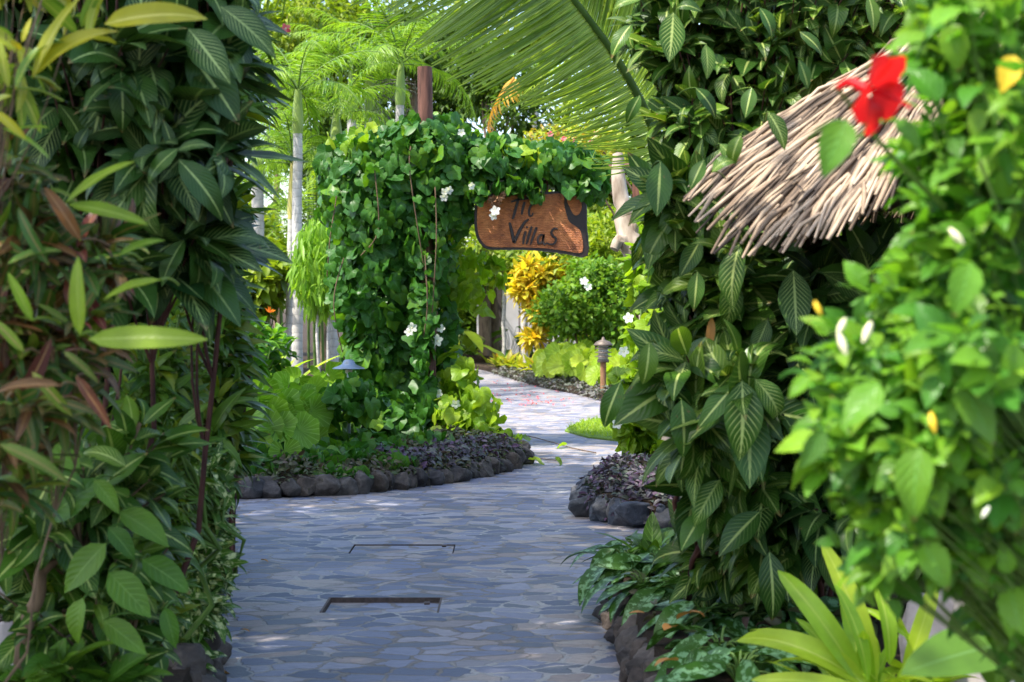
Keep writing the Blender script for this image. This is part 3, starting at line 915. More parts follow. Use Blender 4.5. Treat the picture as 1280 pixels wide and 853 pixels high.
def stroke(geo, pts, w0, w1):
    pts = smooth_line(np.array(pts, float), 6)
    n = len(pts); w = np.linspace(w0, w1, n) * (.75 + .5 * np.sin(np.linspace(.35, 2.75, n)))
    tt = nrm(np.gradient(pts, axis=0)); nn = np.stack([-tt[:, 1], tt[:, 0]], 1)
    rows = []
    for off, dz in ((-1, 0), (-.7, -.014), (.7, -.014), (1, 0)):
        rows.append(np.array([SP(*(p + q * off * ww), SD) + (0, -.009 + dz, 0) for p, q, ww in zip(pts, nn, w)]))
    V = np.stack(rows, 1).reshape(-1, 3)
    q = [(i * 4 + k, i * 4 + k + 1, i * 4 + k + 5, i * 4 + k + 4) for i in range(n - 1) for k in range(3)]
    geo.add(V, q)
    geo.add(V, [(0, 1, 2, 3), ((n - 1) * 4 + 3, (n - 1) * 4 + 2, (n - 1) * 4 + 1, (n - 1) * 4)])


LET = {
 't': [([(478, 282), (462, 340), (448, 390), (440, 412)], 7, 6), ([(432, 318), (470, 306), (515, 300), (528, 298)], 5, 6)],
 'i': [([(506, 318), (496, 355), (490, 388)], 7, 5)],
 'c': [([(562, 332), (550, 330), (536, 345), (530, 372), (534, 392), (546, 392), (552, 378)], 6, 4)],
 'V': [([(424, 430), (436, 480), (448, 540)], 7, 8), ([(448, 542), (476, 480), (505, 432), (528, 412)], 9, 5)],
 'i2': [([(512, 478), (502, 515), (498, 550)], 7, 5), ([(520, 452), (518, 460)], 6, 5)],
 'l': [([(545, 452), (528, 505), (516, 550)], 7, 5)],
 'l2': [([(572, 456), (552, 510), (538, 552)], 7, 5)],
 'a': [([(606, 498), (590, 500), (578, 522), (582, 545), (598, 540), (608, 515), (612, 496)], 6, 5), ([(612, 496), (606, 530), (614, 550), (626, 545)], 6, 4)],
 's': [([(688, 466), (668, 464), (652, 484), (662, 505), (678, 520), (668, 545), (645, 550), (624, 540)], 6, 5)],
}
for k, st in LET.items():
    g = Geo()
    for s in st: stroke(g, *s)
    g.build('letter', M['sign_dark'], t, smooth=False)
for X in (420, 625):
    g = Geo(); a = SP(X, 120, SD + .12); b = SP(X, 275, SD + .03)
    tube(g, curve(a, b, 4), .022, 6); g.build('hanger', M['post'], t)

# ------------------------------------------------------------------ small shelter with thatched roof, right
AP = P(1297, -30, 6.0)
t = empty('thatched_shelter', (AP[0], AP[1], .2), 'small round shelter with pale reed thatch among the right hand leaves', 'shelter')
rimk = [(90, (0, .0)), ]
rim_ctl = {}
ang = np.array([0, 60, 120, 165, 180, 198, 213, 228, 243, 258, 280, 320, 360])
base = np.array([(AP[0] + 1.2 * math.cos(R(a)), AP[1] + 1.2 * math.sin(R(a)), AP[2] - .85) for a in ang])
meas = {180: (872, 238, 6.25), 198: (902, 283, 5.95), 213: (945, 305, 5.7), 228: (1005, 297, 5.5), 243: (1065, 272, 5.32), 258: (1140, 222, 5.2), 280: (1240, 205, 5.1)}
for i, a in enumerate(ang):
    if a in meas: base[i] = P(*meas[a])
    if a == 165: base[i] = P(884, 215, 6.5)


def rimpt(a):
    return np.array([np.interp(a, ang, base[:, k]) for k in range(3)])


thm = {}
m, nt = newmat('reed_thatch'); n = N(nt)
rn = n.node('ShaderNodeNewGeometry').outputs['Random Per Island']
ns = n.noise(n.mapping(n.pos('Object'), (1, 1, 1)), 22, 4, .6)
c_ = n.ramp(rn, [(0, (.05, .036, .026)), (.2, (.15, .108, .075)), (.5, (.31, .225, .15)), (.8, (.42, .32, .22)), (1, (.52, .42, .31))])
c_ = n.mix(.6, c_, n.ramp(ns.outputs[0], [(.3, (.55, .5, .48)), (.65, (1.15, 1.12, 1.08))]), 'MULTIPLY')
n.out(n.principled(c_, .7, n.bump(ns.outputs[0], .4, .006), .3)); M['thatch'] = m
M['thatch_under'] = plain('thatch_underlay', (.07, .05, .035), .9)
g = Geo()
A_ = np.linspace(0, 360, 49)
ring0 = np.array([AP + (rimpt(a) - AP) * .05 + (0, 0, -.02) for a in A_]); ring1 = np.array([AP + (rimpt(a) - AP) * .5 + (0, 0, -.01) for a in A_]); ring2 = np.array([AP + (rimpt(a) - AP) * .93 + (0, 0, -.035) for a in A_])
V = np.concatenate([ring0, ring1, ring2]); k = len(A_)
g.add(V, [(r * k + i, r * k + i + 1, (r + 1) * k + i + 1, (r + 1) * k + i) for r in (0, 1) for i in range(k - 1)])
g.build('underlay', M['thatch_under'], t)
g = Geo()
for tt in (1.0, .93, .86, .78, .70, .62, .54, .46, .38, .30, .22, .14):
    nn = int(420 * tt) + 18
    for j in range(nn):
        a = (j + rng.uniform(0, 1)) / nn * 360
        e = tt + rng.normal(0, .03)
        b = rimpt(a); b2 = rimpt(min(360, max(0, a + rng.normal(0, 2.6))))
        p1 = AP + (b - AP) * e; L = rng.uniform(.10, .26)
        p0 = AP + (b2 - AP) * max(.02, e - L)
        lift = .008 + .034 * rng.uniform() ** 1.5 + (1 - tt) * .02 + (.012 if rng.uniform() < .1 else 0)
        p1 = p1 + (0, 0, lift + (-.035 if tt > .9 else 0) * rng.uniform(.2, 1.6)); p0 = p0 + (0, 0, lift + .012)
        pm = (p0 + p1) / 2 + (rng.normal(0, .006), rng.normal(0, .006), .012 + rng.normal(0, .007))
        tube(g, [p0, pm, p1], rng.uniform(.5, 1.3) * np.array((.007, .009, .0055)), 4)
g.build('thatch', M['thatch'], t)
g = Geo(); tube(g, curve((AP[0], AP[1], .1), AP - (0, 0, .05), 5), .06, 10); g.build('post', M['brown_stem'], t)
for a in range(10, 360, 45):
    g = Geo(); tube(g, [AP + (0, 0, -.08), AP + (rimpt(a) - AP) * .9 + (0, 0, -.07)], .018, 6); g.build('rafter', M['brown_stem'], t)

# ------------------------------------------------------------------ garden lamps
c = P(436, 459, 15.6)
t = empty('garden_lamp', (c[0], c[1], .15), 'blue grey domed mushroom lamp half hidden beside the vine column', 'lamp')
g = Geo(); tube(g, [(c[0], c[1], .1), (c[0], c[1], c[2] + .0)], .02, 10); g.build('pole', M['lamp_metal'], t)
g = Geo(); lathe(g, c, [(.0, .075), (.03, .074), (.05, .062), (.062, .035), (.075, .022), (.13, .0), (.16, -.012), (.158, -.018), (.10, -.008), (.0, -.004)], 28); g.build('lamp_shade', M['lamp_metal'], t)
g = Geo(); lathe(g, c, [(.0, -.008), (.035, -.01), (.035, -.06), (.0, -.062)], 16); g.build('glass', M['lamp_glass'], t)

c = P(754, 498, 28.2); c[2] = .08
s = 28.2 / F * .9
t = empty('bollard_lamp', c, 'slim path lamp with finned lantern head before the round bush', 'lamp')
g = Geo(); tube(g, [c, c + (0, 0, 44 * s)], .055, 12); g.build('pole', M['husk'], t)
zt = c[2] + 44 * s
g = Geo(); lathe(g, (c[0], c[1], zt), [(.0, 0), (.10, 0), (.11, .03), (.10, .05), (0, .05)], 18)
for q in range(3): lathe(g, (c[0], c[1], zt + .12 + q * .07), [(.0, .0), (.15, -.02), (.155, -.012), (.0, .03)], 20)
g.build('louvre_head', M['lamp_dark'], t)
g = Geo(); lathe(g, (c[0], c[1], zt), [(.0, .05), (.085, .05), (.085, .31), (.0, .31)], 16); g.build('glass', M['lamp_glass'], t)
g = Geo(); lathe(g, (c[0], c[1], zt + .30), [(.17, 0), (.175, .012), (.11, .07), (.03, .10), (.02, .14), (.0, .15)], 20); g.build('cap', M['lamp_dark'], t)

# pale weathered trunk right of the sign
t = empty('weathered_trunk', P(812, 470, 17.2) * np.array((1, 1, 0)), 'pale gnarled leaning tree trunk right of the hanging sign', 'trunk')
g = Geo()
L = smooth_line([(*P(832, 0, 17.4)[:2], 0.), P(824, 480, 17.3), P(812, 392, 17.2), P(797, 330, 17.1), P(786, 292, 17.1), P(776, 240, 17.2), P(771, 195, 17.3)], 5)
tube(g, L + rng.normal(0, .012, L.shape), np.interp(np.linspace(0, 1, len(L)), [0, .35, .5, .62, .75, 1], [.16, .12, .13, .15, .10, .06]), 12); g.build('trunk', M['driftwood'], t)
g = Geo(); L = smooth_line([P(800, 338, 17.1), P(778, 300, 17.0), P(768, 312, 16.95)], 4); tube(g, L, np.linspace(.09, .05, len(L)), 9); g.build('limb', M['driftwood'], t)
g = Geo(); L = smooth_line([P(790, 300, 17.1), P(800, 265, 17.0), P(812, 236, 17.0)], 4); tube(g, L, np.linspace(.08, .03, len(L)), 9); g.build('limb', M['driftwood'], t)

# boulders, bottom right
for (px, py, d, r, mat, lab) in ((925, 853, 6.6, (.13, .12, .10), 'rock', 'smooth brown boulder between silver mottled leaves and the lime lily'),):
    c = P(px, py, d); t = empty('boulder', c, lab, 'rock'); g = Geo(); rock(g, c, r, 11, 4, rough=.1, chip=.85); g.build('stone', M[mat], t)
for (c, r, lab, sd) in ((P(1235, 760, 5.6), (.16, .2, .30), 'pale pinkish coral boulder seen through leaves at lower right', 21), (P(1175, 800, 5.9), (.14, .15, .2), 'smaller pale coral boulder behind the lime lily', 22), (P(14, 730, 6.3), (.10, .1, .16), 'pale stone glimpsed deep inside the left hedge', 23)):
    c[2] = max(.25, c[2]); t = empty('pale_boulder', c, lab, 'rock'); g = Geo(); rock(g, c, r, sd, 4); rock(g, (c[0], c[1], .2), (r[0], r[1], max(.1, c[2] - .2)), sd + 5, 3); g.build('stone', M['pale_stone'], t)

# ------------------------------------------------------------------ leaf shapes
T_SAN = sum([variants(leaf, 3, width=w_, a=a_, b=.85, nu=4, nv=9, fold=.08, bend=bd_, wave=wv_, acum=ac_, curl=cu_) for w_, a_, bd_, wv_, ac_, cu_ in ((.46, .86, .7, .02, .25, 0), (.38, .82, 1.1, .03, .4, .3), (.50, .9, .4, .015, .2, 0), (.42, .8, 1.5, .035, .3, .5))], [])
T_CRO = variants(leaf, 5, width=.25, a=.8, b=.6, nu=4, nv=9, fold=.14, bend=.7, wave=.03, wn=2)
T_CROB = variants(leaf, 4, width=.30, a=.78, b=.7, nu=4, nv=8, fold=.12, bend=.8, wave=.02)
T_LAN = variants(leaf, 5, width=.24, a=.85, b=.8, nu=2, nv=7, fold=.16, bend=1.0, acum=.3)
T_HIB = variants(leaf, 5, width=.60, a=.72, b=.75, nu=4, nv=10, fold=.12, bend=.7, wave=.025, acum=.35, serr=.08)
T_OVA = variants(leaf, 4, width=.5, a=.8, b=.75, nu=4, nv=7, fold=.14, bend=.6, acum=.2, wave=.02)
T_AGL = variants(leaf, 4, width=.36, a=.82, b=.75, nu=4, nv=9, fold=.10, bend=.9, acum=.15, wave=.03)
T_LILY = variants(leaf, 5, width=.17, a=.9, b=.5, nu=4, nv=12, fold=.22, bend=1.3)
T_VINE = variants(heart, 6, na=20, cup=.05, lobes=5, bend=.3, fold=.28)
T_CRK = variants(heart, 4, nr=3, na=34, cup=.45, lobes=0, notch=.05, crinkle=.028, bend=.15)
T_STRIP = variants(leaf, 4, width=.07, a=.7, b=.5, nu=2, nv=5, fold=.3, bend=1.0)
T_COCO = variants(leaf, 4, width=.031, a=.55, b=.45, nu=2, nv=8, fold=.4, bend=.8)
T_SM = variants(leaf, 3, width=.5, a=.85, b=.8, nu=2, nv=3, fold=.15, bend=.5)
T_CL = variants(leaf, 3, width=.42, a=.85, b=.7, nu=2, nv=2, fold=.2, bend=.6)
T_PET = variants(leaf, 3, width=.8, a=1.15, b=.5, nu=4, nv=5, fold=.08, bend=.5, wave=.03)

FACE = np.array((0., -1., .15))          # shoots reach for the open path


# ------------------------------------------------------------------ palms
def frond(geo, L, nl, ll, droop=.5, tm=None, r=.02, m_leaf=0, m_rib=1, t0=.12, splay=.75, jit=.1, sides=(-1, 1), ramp=(.5, 1, .35), face=None):
    L = np.asarray(L, float)
    seg = np.concatenate([[0], np.cumsum(np.linalg.norm(np.diff(L, axis=0), axis=1))]); seg /= seg[-1]
    tube(geo, L, np.linspace(r, r * .2, len(L)), 6, m_rib)
    tg = nrm(np.gradient(L, axis=0))
    t = np.linspace(t0, .995, nl)
    p = np.stack([np.interp(t, seg, L[:, k]) for k in range(3)], 1)
    T = nrm(np.stack([np.interp(t, seg, tg[:, k]) for k in range(3)], 1))
    S = nrm(np.cross(T, UP + np.array((.001, 0, 0)) if face is None else np.asarray(face, float))); U = np.cross(S, T)
    ln = ll * np.interp(t, [t0, t0 + .3, 1.0], ramp)
    for s in sides:
        d = S * s * splay + T * (.45 + .5 * t[:, None]) + U * .12 + rng.normal(0, jit, p.shape)
        d = nrm(d); d[:, 2] -= droop
        scatter(geo, tm or T_STRIP, p, d, U + S * s * -.3 + rng.normal(0, .12, p.shape), ln * rng.uniform(.88, 1.08, nl), m=m_leaf)


def arch(o, az, el, length, bend, n=14):
    t = np.linspace(0, 1, n); e = el - bend * t ** 1.25
    d = np.stack([math.cos(az) * np.cos(e), math.sin(az) * np.cos(e), np.sin(e)], 1) * (length / (n - 1))
    return np.asarray(o) + np.concatenate([[np.zeros(3)], np.cumsum(d[:-1], 0)])


def palm(label, base, h, r=.085, shaft=.8, nf=11, fl=1.9, ll=.5, mat='palm', shaftmat='sheath', lean=(0, 0), nl=34, el=(.2, 1.25), bend=1.5, name='palm_tree', group=None, droop=.45, stems=None, husk=False):
    base = np.asarray(base, float)
    t = empty(name, base, label, 'palm', group)
    heads = stems or [(0, 0, h, 0)]
    for dx, dy, hh, ln in heads:
        b = base + (dx, dy, 0); top = b + (lean[0] + ln, lean[1], hh)
        g = Geo()
        L = curve(b, top, 10, 0, .006)
        tube(g, L, np.linspace(r * 1.15, r * .92, 10), 12); g.build('trunk', M['palm_trunk'], t)
        ax = nrm(L[-1] - L[-3])
        if shaft:
            g = Geo(); q = np.linspace(0, 1, 7)[:, None]
            tube(g, top + ax * shaft * q - ax * .03, np.interp(q[:, 0], [0, .15, .6, 1], [r * .98, r * 1.18, r * 1.0, r * .6]), 12)
            g.build('crownshaft', M[shaftmat], t)
        if husk:
            g = Geo(); scatter(g, T_CROB, np.repeat((top - ax * .05)[None], 7, 0), rnd3(7) * .35 - UP, rnd3(7), rng.uniform(.5, .8, 7)); g.build('dry_sheath', M['husk'], t)
        crown = top + ax * shaft * .92
        for i in range(nf):
            az = i * 2.39996 + rng.uniform(-.2, .2) + base[0]
            e = el[1] + (el[0] - el[1]) * (i / max(1, nf - 1)) + rng.normal(0, .08)
            g = Geo()
            frond(g, arch(crown, az, e, fl * rng.uniform(.85, 1.1), bend * rng.uniform(.8, 1.2)), nl, ll, droop, r=.016)
            g.build('frond', [M[mat], M['green_stem']], t)
    return t


def ground(px, d, z=.12):
    p = P(px, 0, d); p[2] = z
    return p


def hgt(py, d): return EYE - (py - HZ) / F * d


palm('pale ringed palm trunk standing foremost left of the vine column', ground(372, 27), hgt(165, 27) - .12, .085, .75, 11, 1.9, .5, group='slim palms left of the arch')
palm('slimmer palm with yellow crownshaft just left of the foremost trunk', ground(360, 27.5), hgt(272, 27.5) - .12, .066, 1.0, 9, 1.5, .42, shaftmat='sheath_yellow', group='slim palms left of the arch', lean=(.06, 0))
palm('palm with brown dry sheath close behind the left of the vine', ground(415, 28.5), hgt(190, 28.5) - .12, .10, .7, 10, 1.7, .46, husk=True, lean=(.07, 0), group='slim palms left of the arch')
palm('twin green crownshaft palm rising above the vine top left', ground(440, 31), hgt(150, 31), .095, .95, 9, 2.0, .5, group='slim palms left of the arch', stems=[(0, 0, hgt(148, 31) - .12, 0), (.28, .3, hgt(143, 31) - .12, .03)])
palm('palm with upright green crownshaft seen beside the bare post top', ground(492, 30), hgt(130, 30) - .12, .085, .8, 10, 2.1, .55, lean=(.12, 0), group='slim palms left of the arch')
palm('grey trunked palm half hidden by the left hedge edge', ground(322, 32), hgt(240, 32), .13, .8, 11, 2.2, .55, group='slim palms left of the arch')
palm('palm trunk seen under the fronds right of the dry yellow frond', ground(668, 48), hgt(140, 48), .15, .8, 10, 2.6, .65, group='palms behind the arch')


def clumppalm(label, base, n, h, fl, ll, mat, group, el=(.5, 1.45), bend=1.5, nl=30, spread=.35, droop=.55):
    t = empty('clump_palm', base, label, 'palm', group)
    base = np.asarray(base, float)
    for i in range(n):
        az = i * 2.39996 + rng.uniform(0, .4)
        o = base + np.array((math.cos(az), math.sin(az), 0)) * spread * math.sqrt((i + .5) / n) + (0, 0, h * rng.uniform(.35, 1.0))
        g = Geo(); frond(g, arch(o, az, el[1] - (el[1] - el[0]) * (i / n), fl * rng.uniform(.8, 1.15), bend * rng.uniform(.8, 1.2)), nl, ll, droop, r=.015, t0=.22)
        g.build('frond', [M[mat], M['green_stem']], t)
    for k in range(5):
        g = Geo(); o = base + (rng.normal(0, spread * .5), rng.normal(0, spread * .5), 0); tube(g, curve(o, o + (rng.normal(0, .1), 0, h), 6), .035, 8); g.build('stem', M['green_stem'], t)
    return t


G_CL = 'yellow green clump palms behind the arch'
clumppalm('sunlit clump palm high behind the left palms', ground(395, 38), 22, 4.6, 3.0, .62, 'areca', G_CL)
clumppalm('sunlit clump palm above the middle of the vine', ground(560, 47), 24, 4.4, 3.0, .62, 'areca', G_CL)
clumppalm('sunlit clump palm behind the dry yellow frond', ground(640, 48), 24, 4.6, 3.2, .65, 'palm', G_CL)
clumppalm('sunlit clump palm right of the coconut frond', ground(800, 42), 22, 3.6, 2.8, .6, 'areca', G_CL)
clumppalm('low clump palm with fine leaves left of the pale trunk', ground(335, 36), 18, 2.4, 2.2, .5, 'areca', G_CL)
clumppalm('tall clump palm rising behind the left hedge top', ground(300, 42), 24, 5.4, 3.2, .65, 'palm', G_CL)
clumppalm('tall clump palm far behind the post top', ground(480, 48), 24, 5.8, 3.4, .7, 'palm', G_CL)

# coconut palm whose big frond arches over the path from the right
CB = np.array((2.0, 10.6, .2))
t = empty('coconut_palm', CB, 'young coconut palm arching one great frond over the sign from the right', 'palm')
g = Geo(); tube(g, curve(CB, (1.75, 10.5, 1.8), 6), np.linspace(.16, .12, 6), 12); g.build('trunk', M['palm_trunk'], t)
L = smooth_line([(1.7, 10.5, 1.7), P(840, 260, 10.3), P(814, 158, 10.0), P(778, 86, 9.8), P(738, 28, 9.6), P(692, -30, 9.4), P(645, -80, 9.2), P(585, -140, 9.0), P(510, -185, 8.8), P(440, -205, 8.6), P(370, -200, 8.5)], 5)
g = Geo(); frond(g, L, 200, .98, .36, T_COCO, r=.036, t0=.27, splay=.9, jit=.03, ramp=(.45, 1.0, 1.1), face=(.1, -1, .35)); g.build('frond', [M['coco'], M['green_stem']], t)
for az, e in ((.3, 1.1), (1.3, .8), (-.6, .9), (2.2, 1.2), (.8, 1.35)):
    g = Geo(); frond(g, arch((1.75, 10.5, 1.75), az, e, 3.6, 1.6), 60, .9, .7, T_COCO, r=.034, t0=.2); g.build('frond', [M['coco'], M['green_stem']], t)
# the dry yellow frond
t = empty('dry_palm_frond', P(622, 130, 24), 'hanging dry yellow palm frond above the sign', 'palm frond')
L = smooth_line([P(642, 98, 24.3), P(632, 112, 24), P(620, 130, 24), P(612, 150, 24), P(610, 172, 24)], 5)
g = Geo(); frond(g, L, 26, .36, .7, variants(leaf, 3, width=.14, a=.7, b=.5, nu=2, nv=5, fold=.3, bend=1.0), r=.02, t0=.0, splay=.6, ramp=(.8, 1, .6)); g.build('frond', [M['dry'], M['dry']], t)
t = empty('flower_spike', P(470, 120, 31.5), 'pale green palm flower spray between crownshafts', 'palm spray')
g = Geo()
for k in range(26):
    a = P(452, 118, 31.5); b = P(rng.uniform(452, 520), rng.uniform(100, 180), 31.5 + rng.normal(0, .3)); tube(g, curve(a, b, 5, .12), .012, 4)
    q = b + rng.normal(0, .09, (14, 3)); scatter(g, T_SM, q, rnd3(14), rnd3(14), .06)
g.build('spray', M['greycover'], t)


# ------------------------------------------------------------------ far trees
def tree(label, base, h, crowns, mat, lsize, n, group, name='tree', bark='tree_bark', r=.16):
    base = np.asarray(base, float)
    t = empty(name, base, label, 'tree', group)
    g = Geo(); tops = base + (0, 0, h)
    tube(g, curve(base, tops, 8, 0, .05), np.linspace(r, r * .45, 8), 10)
    for c in crowns:
        cc = np.array(c[:3]); s = base + (tops - base) * rng.uniform(.45, .9)
        tube(g, curve(s, cc, 6, 0, .05), np.linspace(r * .45, r * .12, 6), 7)
    g.build('trunk', M[bark], t)
    g = Geo()
    for c in crowns:
        cc = np.array(c[:3]); rr = np.array(c[3:6])
        k = 26
        cl = rnd3(k) * (rng.uniform(.35, 1.02, k) ** .6)[:, None] * rr + cc
        per = n // (len(crowns) * k)
        p = np.repeat(cl, per, 0) + rng.normal(0, 1, (k * per, 3)) * rr * .17
        o = nrm(p - cc)
        scatter(g, T_CL, p, o + rng.normal(0, .7, p.shape) - UP * .35, UP + o * .4 + rng.normal(0, .4, p.shape), rng.uniform(.7, 1.3, len(p)) * lsize)
    g.build('crown', M[mat], t)
    return t


def crowns(px, py, d, rpx, rpy, n=4):
    out = []
    for _ in range(n):
        c = P(px + rng.uniform(-.55, .55) * rpx, py + rng.uniform(-.5, .5) * rpy, d + rng.uniform(-1, 1))
        out.append((*c, rpx * .6 * d / F, min(2.4, rpx * .6 * d / F), rpy * .6 * d / F))
    return out


GT = 'trees filling the background'
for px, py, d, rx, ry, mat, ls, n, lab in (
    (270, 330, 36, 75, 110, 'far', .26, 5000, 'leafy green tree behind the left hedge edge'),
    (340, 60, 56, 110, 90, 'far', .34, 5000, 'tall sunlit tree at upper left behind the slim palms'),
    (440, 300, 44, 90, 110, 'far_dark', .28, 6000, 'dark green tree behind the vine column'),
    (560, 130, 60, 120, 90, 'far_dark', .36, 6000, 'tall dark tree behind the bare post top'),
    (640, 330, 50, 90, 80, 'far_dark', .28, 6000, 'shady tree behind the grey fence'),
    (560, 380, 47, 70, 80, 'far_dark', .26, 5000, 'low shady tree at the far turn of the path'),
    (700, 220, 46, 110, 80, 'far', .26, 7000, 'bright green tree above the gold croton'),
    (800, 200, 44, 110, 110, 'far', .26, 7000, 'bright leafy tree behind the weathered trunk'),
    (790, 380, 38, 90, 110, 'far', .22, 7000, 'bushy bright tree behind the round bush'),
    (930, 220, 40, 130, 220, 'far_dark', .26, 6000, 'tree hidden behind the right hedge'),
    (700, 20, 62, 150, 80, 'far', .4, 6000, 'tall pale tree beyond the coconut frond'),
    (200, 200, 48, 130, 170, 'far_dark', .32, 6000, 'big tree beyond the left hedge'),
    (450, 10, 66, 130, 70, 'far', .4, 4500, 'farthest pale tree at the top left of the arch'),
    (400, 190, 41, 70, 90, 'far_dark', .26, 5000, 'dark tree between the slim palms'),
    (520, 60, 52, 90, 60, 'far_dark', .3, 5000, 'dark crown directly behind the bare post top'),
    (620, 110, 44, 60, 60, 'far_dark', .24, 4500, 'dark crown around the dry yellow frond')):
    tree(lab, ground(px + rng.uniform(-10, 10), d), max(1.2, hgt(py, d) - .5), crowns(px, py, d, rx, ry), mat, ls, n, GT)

# trunk by the far path, with broad leaves above
t = empty('tree', ground(606, 43.6, .2), 'straight brown trunk with broad leaves where the far path turns', 'tree')
g = Geo(); b = ground(606, 43.6, .2); tube(g, curve(b, b + (0, 0, 3.2), 8, 0, .012), np.linspace(.19, .14, 8), 12); g.build('trunk', M['tree_bark'], t)
g = Geo(); pts, c = blobpts((606, 318, 43.2, 55, 34, 1.0), 380, .2)
scatter(g, T_OVA, pts, nrm(pts - c) + rng.normal(0, .5, pts.shape) - UP * .6, UP - FACE * -.3 + rng.normal(0, .3, pts.shape), rng.uniform(.3, .5, len(pts))); g.build('crown', M['far'], t)

# gold croton, round bush and low planting on the right of the far path
t = empty('gold_croton', ground(682, 37.5, .1), 'bright yellow croton bush right of the far path', 'shrub')
for px, x2 in ((672, 668), (690, 684), (700, 690)):
    g = Geo(); b = ground(px, 37.5, .1); tube(g, curve(b, P(x2, 370, 37.5), 7, 0, .03), np.linspace(.06, .03, 7), 8); g.build('stem', M['brown_stem'], t)
g = Geo()
for bl in ((670, 345, 37.5, 28, 22, .5, 52), (680, 385, 37.4, 24, 28, .45, 44), (655, 358, 37.3, 14, 18, .4, 20), (700, 352, 37.6, 16, 24, .4, 24), (668, 420, 37.3, 14, 10, .3, 12)):
    p, c = blobpts(bl, bl[6], .5); ax = nrm(p - c) + UP * .7
    scatter(g, T_CROB, *whorls(p, ax, 9, (.28, .44), .12, .9, .16))
g.build('foliage', M['gold'], t)
t = empty('round_bush', ground(738, 33, .1), 'rounded small leaved green bush with white blooms behind the path lamp', 'shrub')
g = Geo()
for bl in ((735, 378, 33, 44, 42, .7, 1), (700, 390, 33, 26, 34, .6, 1), (772, 395, 33, 34, 46, .6, 1), (745, 345, 33.2, 34, 20, .6, 1)):
    p, c = blobpts(bl, 1300, .5); o = nrm(p - c); p = p + o * np.array([.35 * mnoise.noise(Vector(v * 3.)) for v in p])[:, None]
    scatter(g, T_SM, p, o * .6 + rng.normal(0, .6, p.shape), UP * .6 + o + rng.normal(0, .3, p.shape), rng.uniform(.10, .19, len(p)))
g.build('foliage', M['bush'], t)
for k in range(6):
    g = Geo(); b = ground(725 + k * 5, 33, .1); tube(g, curve(b, P(705 + k * 13, 410, 33), 6, 0, .03), .022, 6); g.build('stem', M['brown_stem'], t)


def blossom(parent, c, face, size, mat='white', throat='cream', name='flower', n=5):
    g = Geo(); face = nrm(np.asarray(face, float)); a = nrm(np.cross(face, (.3, .1, 1))); b = np.cross(face, a)
    th = np.arange(n) / n * 6.283 + rng.uniform(0, 6)
    d = np.cos(th)[:, None] * a + np.sin(th)[:, None] * b + face * .35
    scatter(g, T_PET, np.repeat(np.asarray(c)[None], n, 0) + d * size * .08, d, np.repeat(face[None], n, 0) + rng.normal(0, .1, (n, 3)), size * .62)
    lath = Geo(); tube(g, [np.asarray(c) - face * size * .4, np.asarray(c), np.asarray(c) + face * size * .1], (size * .07, size * .13, size * .06), 8, 1)
    return g.build(name, [M[mat], M[throat]], parent)


for px, py, s in ((730, 352, .14), (735, 359, .13), (790, 398, .13)):
    blossom(t, P(px, py, 32.2), (0, -1, .3), s)

GB = 'low bedding plants edging the far path'
for i, (px, d, h, lab) in enumerate(((622, 39.2, .42, 'leftmost tuft of variegated bedding beside the far path end'), (636, 38.2, .55, 'variegated bedding tuft below the grey fence'), (650, 37.2, .5, 'variegated bedding tuft left under the gold croton'), (664, 36.4, .6, 'variegated bedding tuft under the gold croton'), (678, 35.6, .62, 'variegated bedding tuft right under the gold croton'), (692, 35.2, .5, 'variegated bedding tuft beside the lime round leaves'))):
    for_ = rosette('bedding_plant', lab, ground(px, d, .12), T_CROB, M['bedding'], 34, (.3, h * .95), (.5, 1.45), group=GB)
GL = 'lime round leaved plants by the path lamp'
for px, d, lab in ((700, 33.2, 'lime round leaved plant at the left of its row'), (716, 32.4, 'lime round leaved plant before the round bush stems'), (732, 31.6, 'lime round leaved plant just left of the path lamp'), (748, 31.0, 'lime round leaved plant at the foot of the path lamp'), (766, 29.6, 'lime round leaved plant right of the path lamp'), (786, 28.8, 'lime round leaved plant beside the right hedge edge'), (722, 33.8, 'lime round leaved plant hidden behind its row')):
    rosette('round_leaf_plant', lab, ground(px, d, .12), T_CRK, M['lime'], 24, (.26, .46), (.5, 1.4), group=GL, stalk=.66, fface=.8, smat=M['green_stem'])
rosette('strap_plant', 'dark strap leaved plant left of the brown trunk at path end', ground(578, 44.3, .3), T_LAN, M['lance'], 22, (.5, .8), (.3, 1.3))
rosette('strap_plant', 'dark strap leaved plant right of the brown trunk at path end', ground(594, 44.8, .3), T_LAN, M['lance'], 22, (.5, .9), (.3, 1.3))
rosette('strap_plant', 'small shaded plant on the soil at the path end', ground(588, 43.8, .3), T_LAN, M['lance'], 18, (.3, .5), (.2, 1.2))
rosette('broad_leaf_plant', 'shade plant with large dark leaves before the grey fence', ground(636, 43.8, .12), T_OVA, M['broad'], 14, (.6, 1.0), (.4, 1.35), stalk=1.0, smat=M['green_stem'])
rosette('broad_leaf_plant', 'tall banana like plant left of the brown trunk', ground(572, 42.5, .2), T_AGL, M['far'], 10, (.9, 1.5), (.5, 1.4), stalk=.9, smat=M['green_stem'])
t = empty('thin_tree', ground(628, 42.5, .2), 'thin grey sapling trunk before the grey fence', 'tree')
g = Geo(); b = ground(629, 42.5, .2); tube(g, curve(b, b + (.05, 0, 3.4), 8, 0, .02), .055, 8); g.build('trunk', M['palm_trunk'], t)
g = Geo(); p, c = blobpts((640, 330, 42.3, 34, 26, .7), 200, .3); scatter(g, T_OVA, p, rnd3(200) - UP * .5, UP + rnd3(200) * .5, rng.uniform(.22, .4, 200)); g.build('crown', M['far'], t)
t = empty('thin_tree', ground(655, 41, .2), 'pale sapling trunk at the left of the gold croton', 'tree')
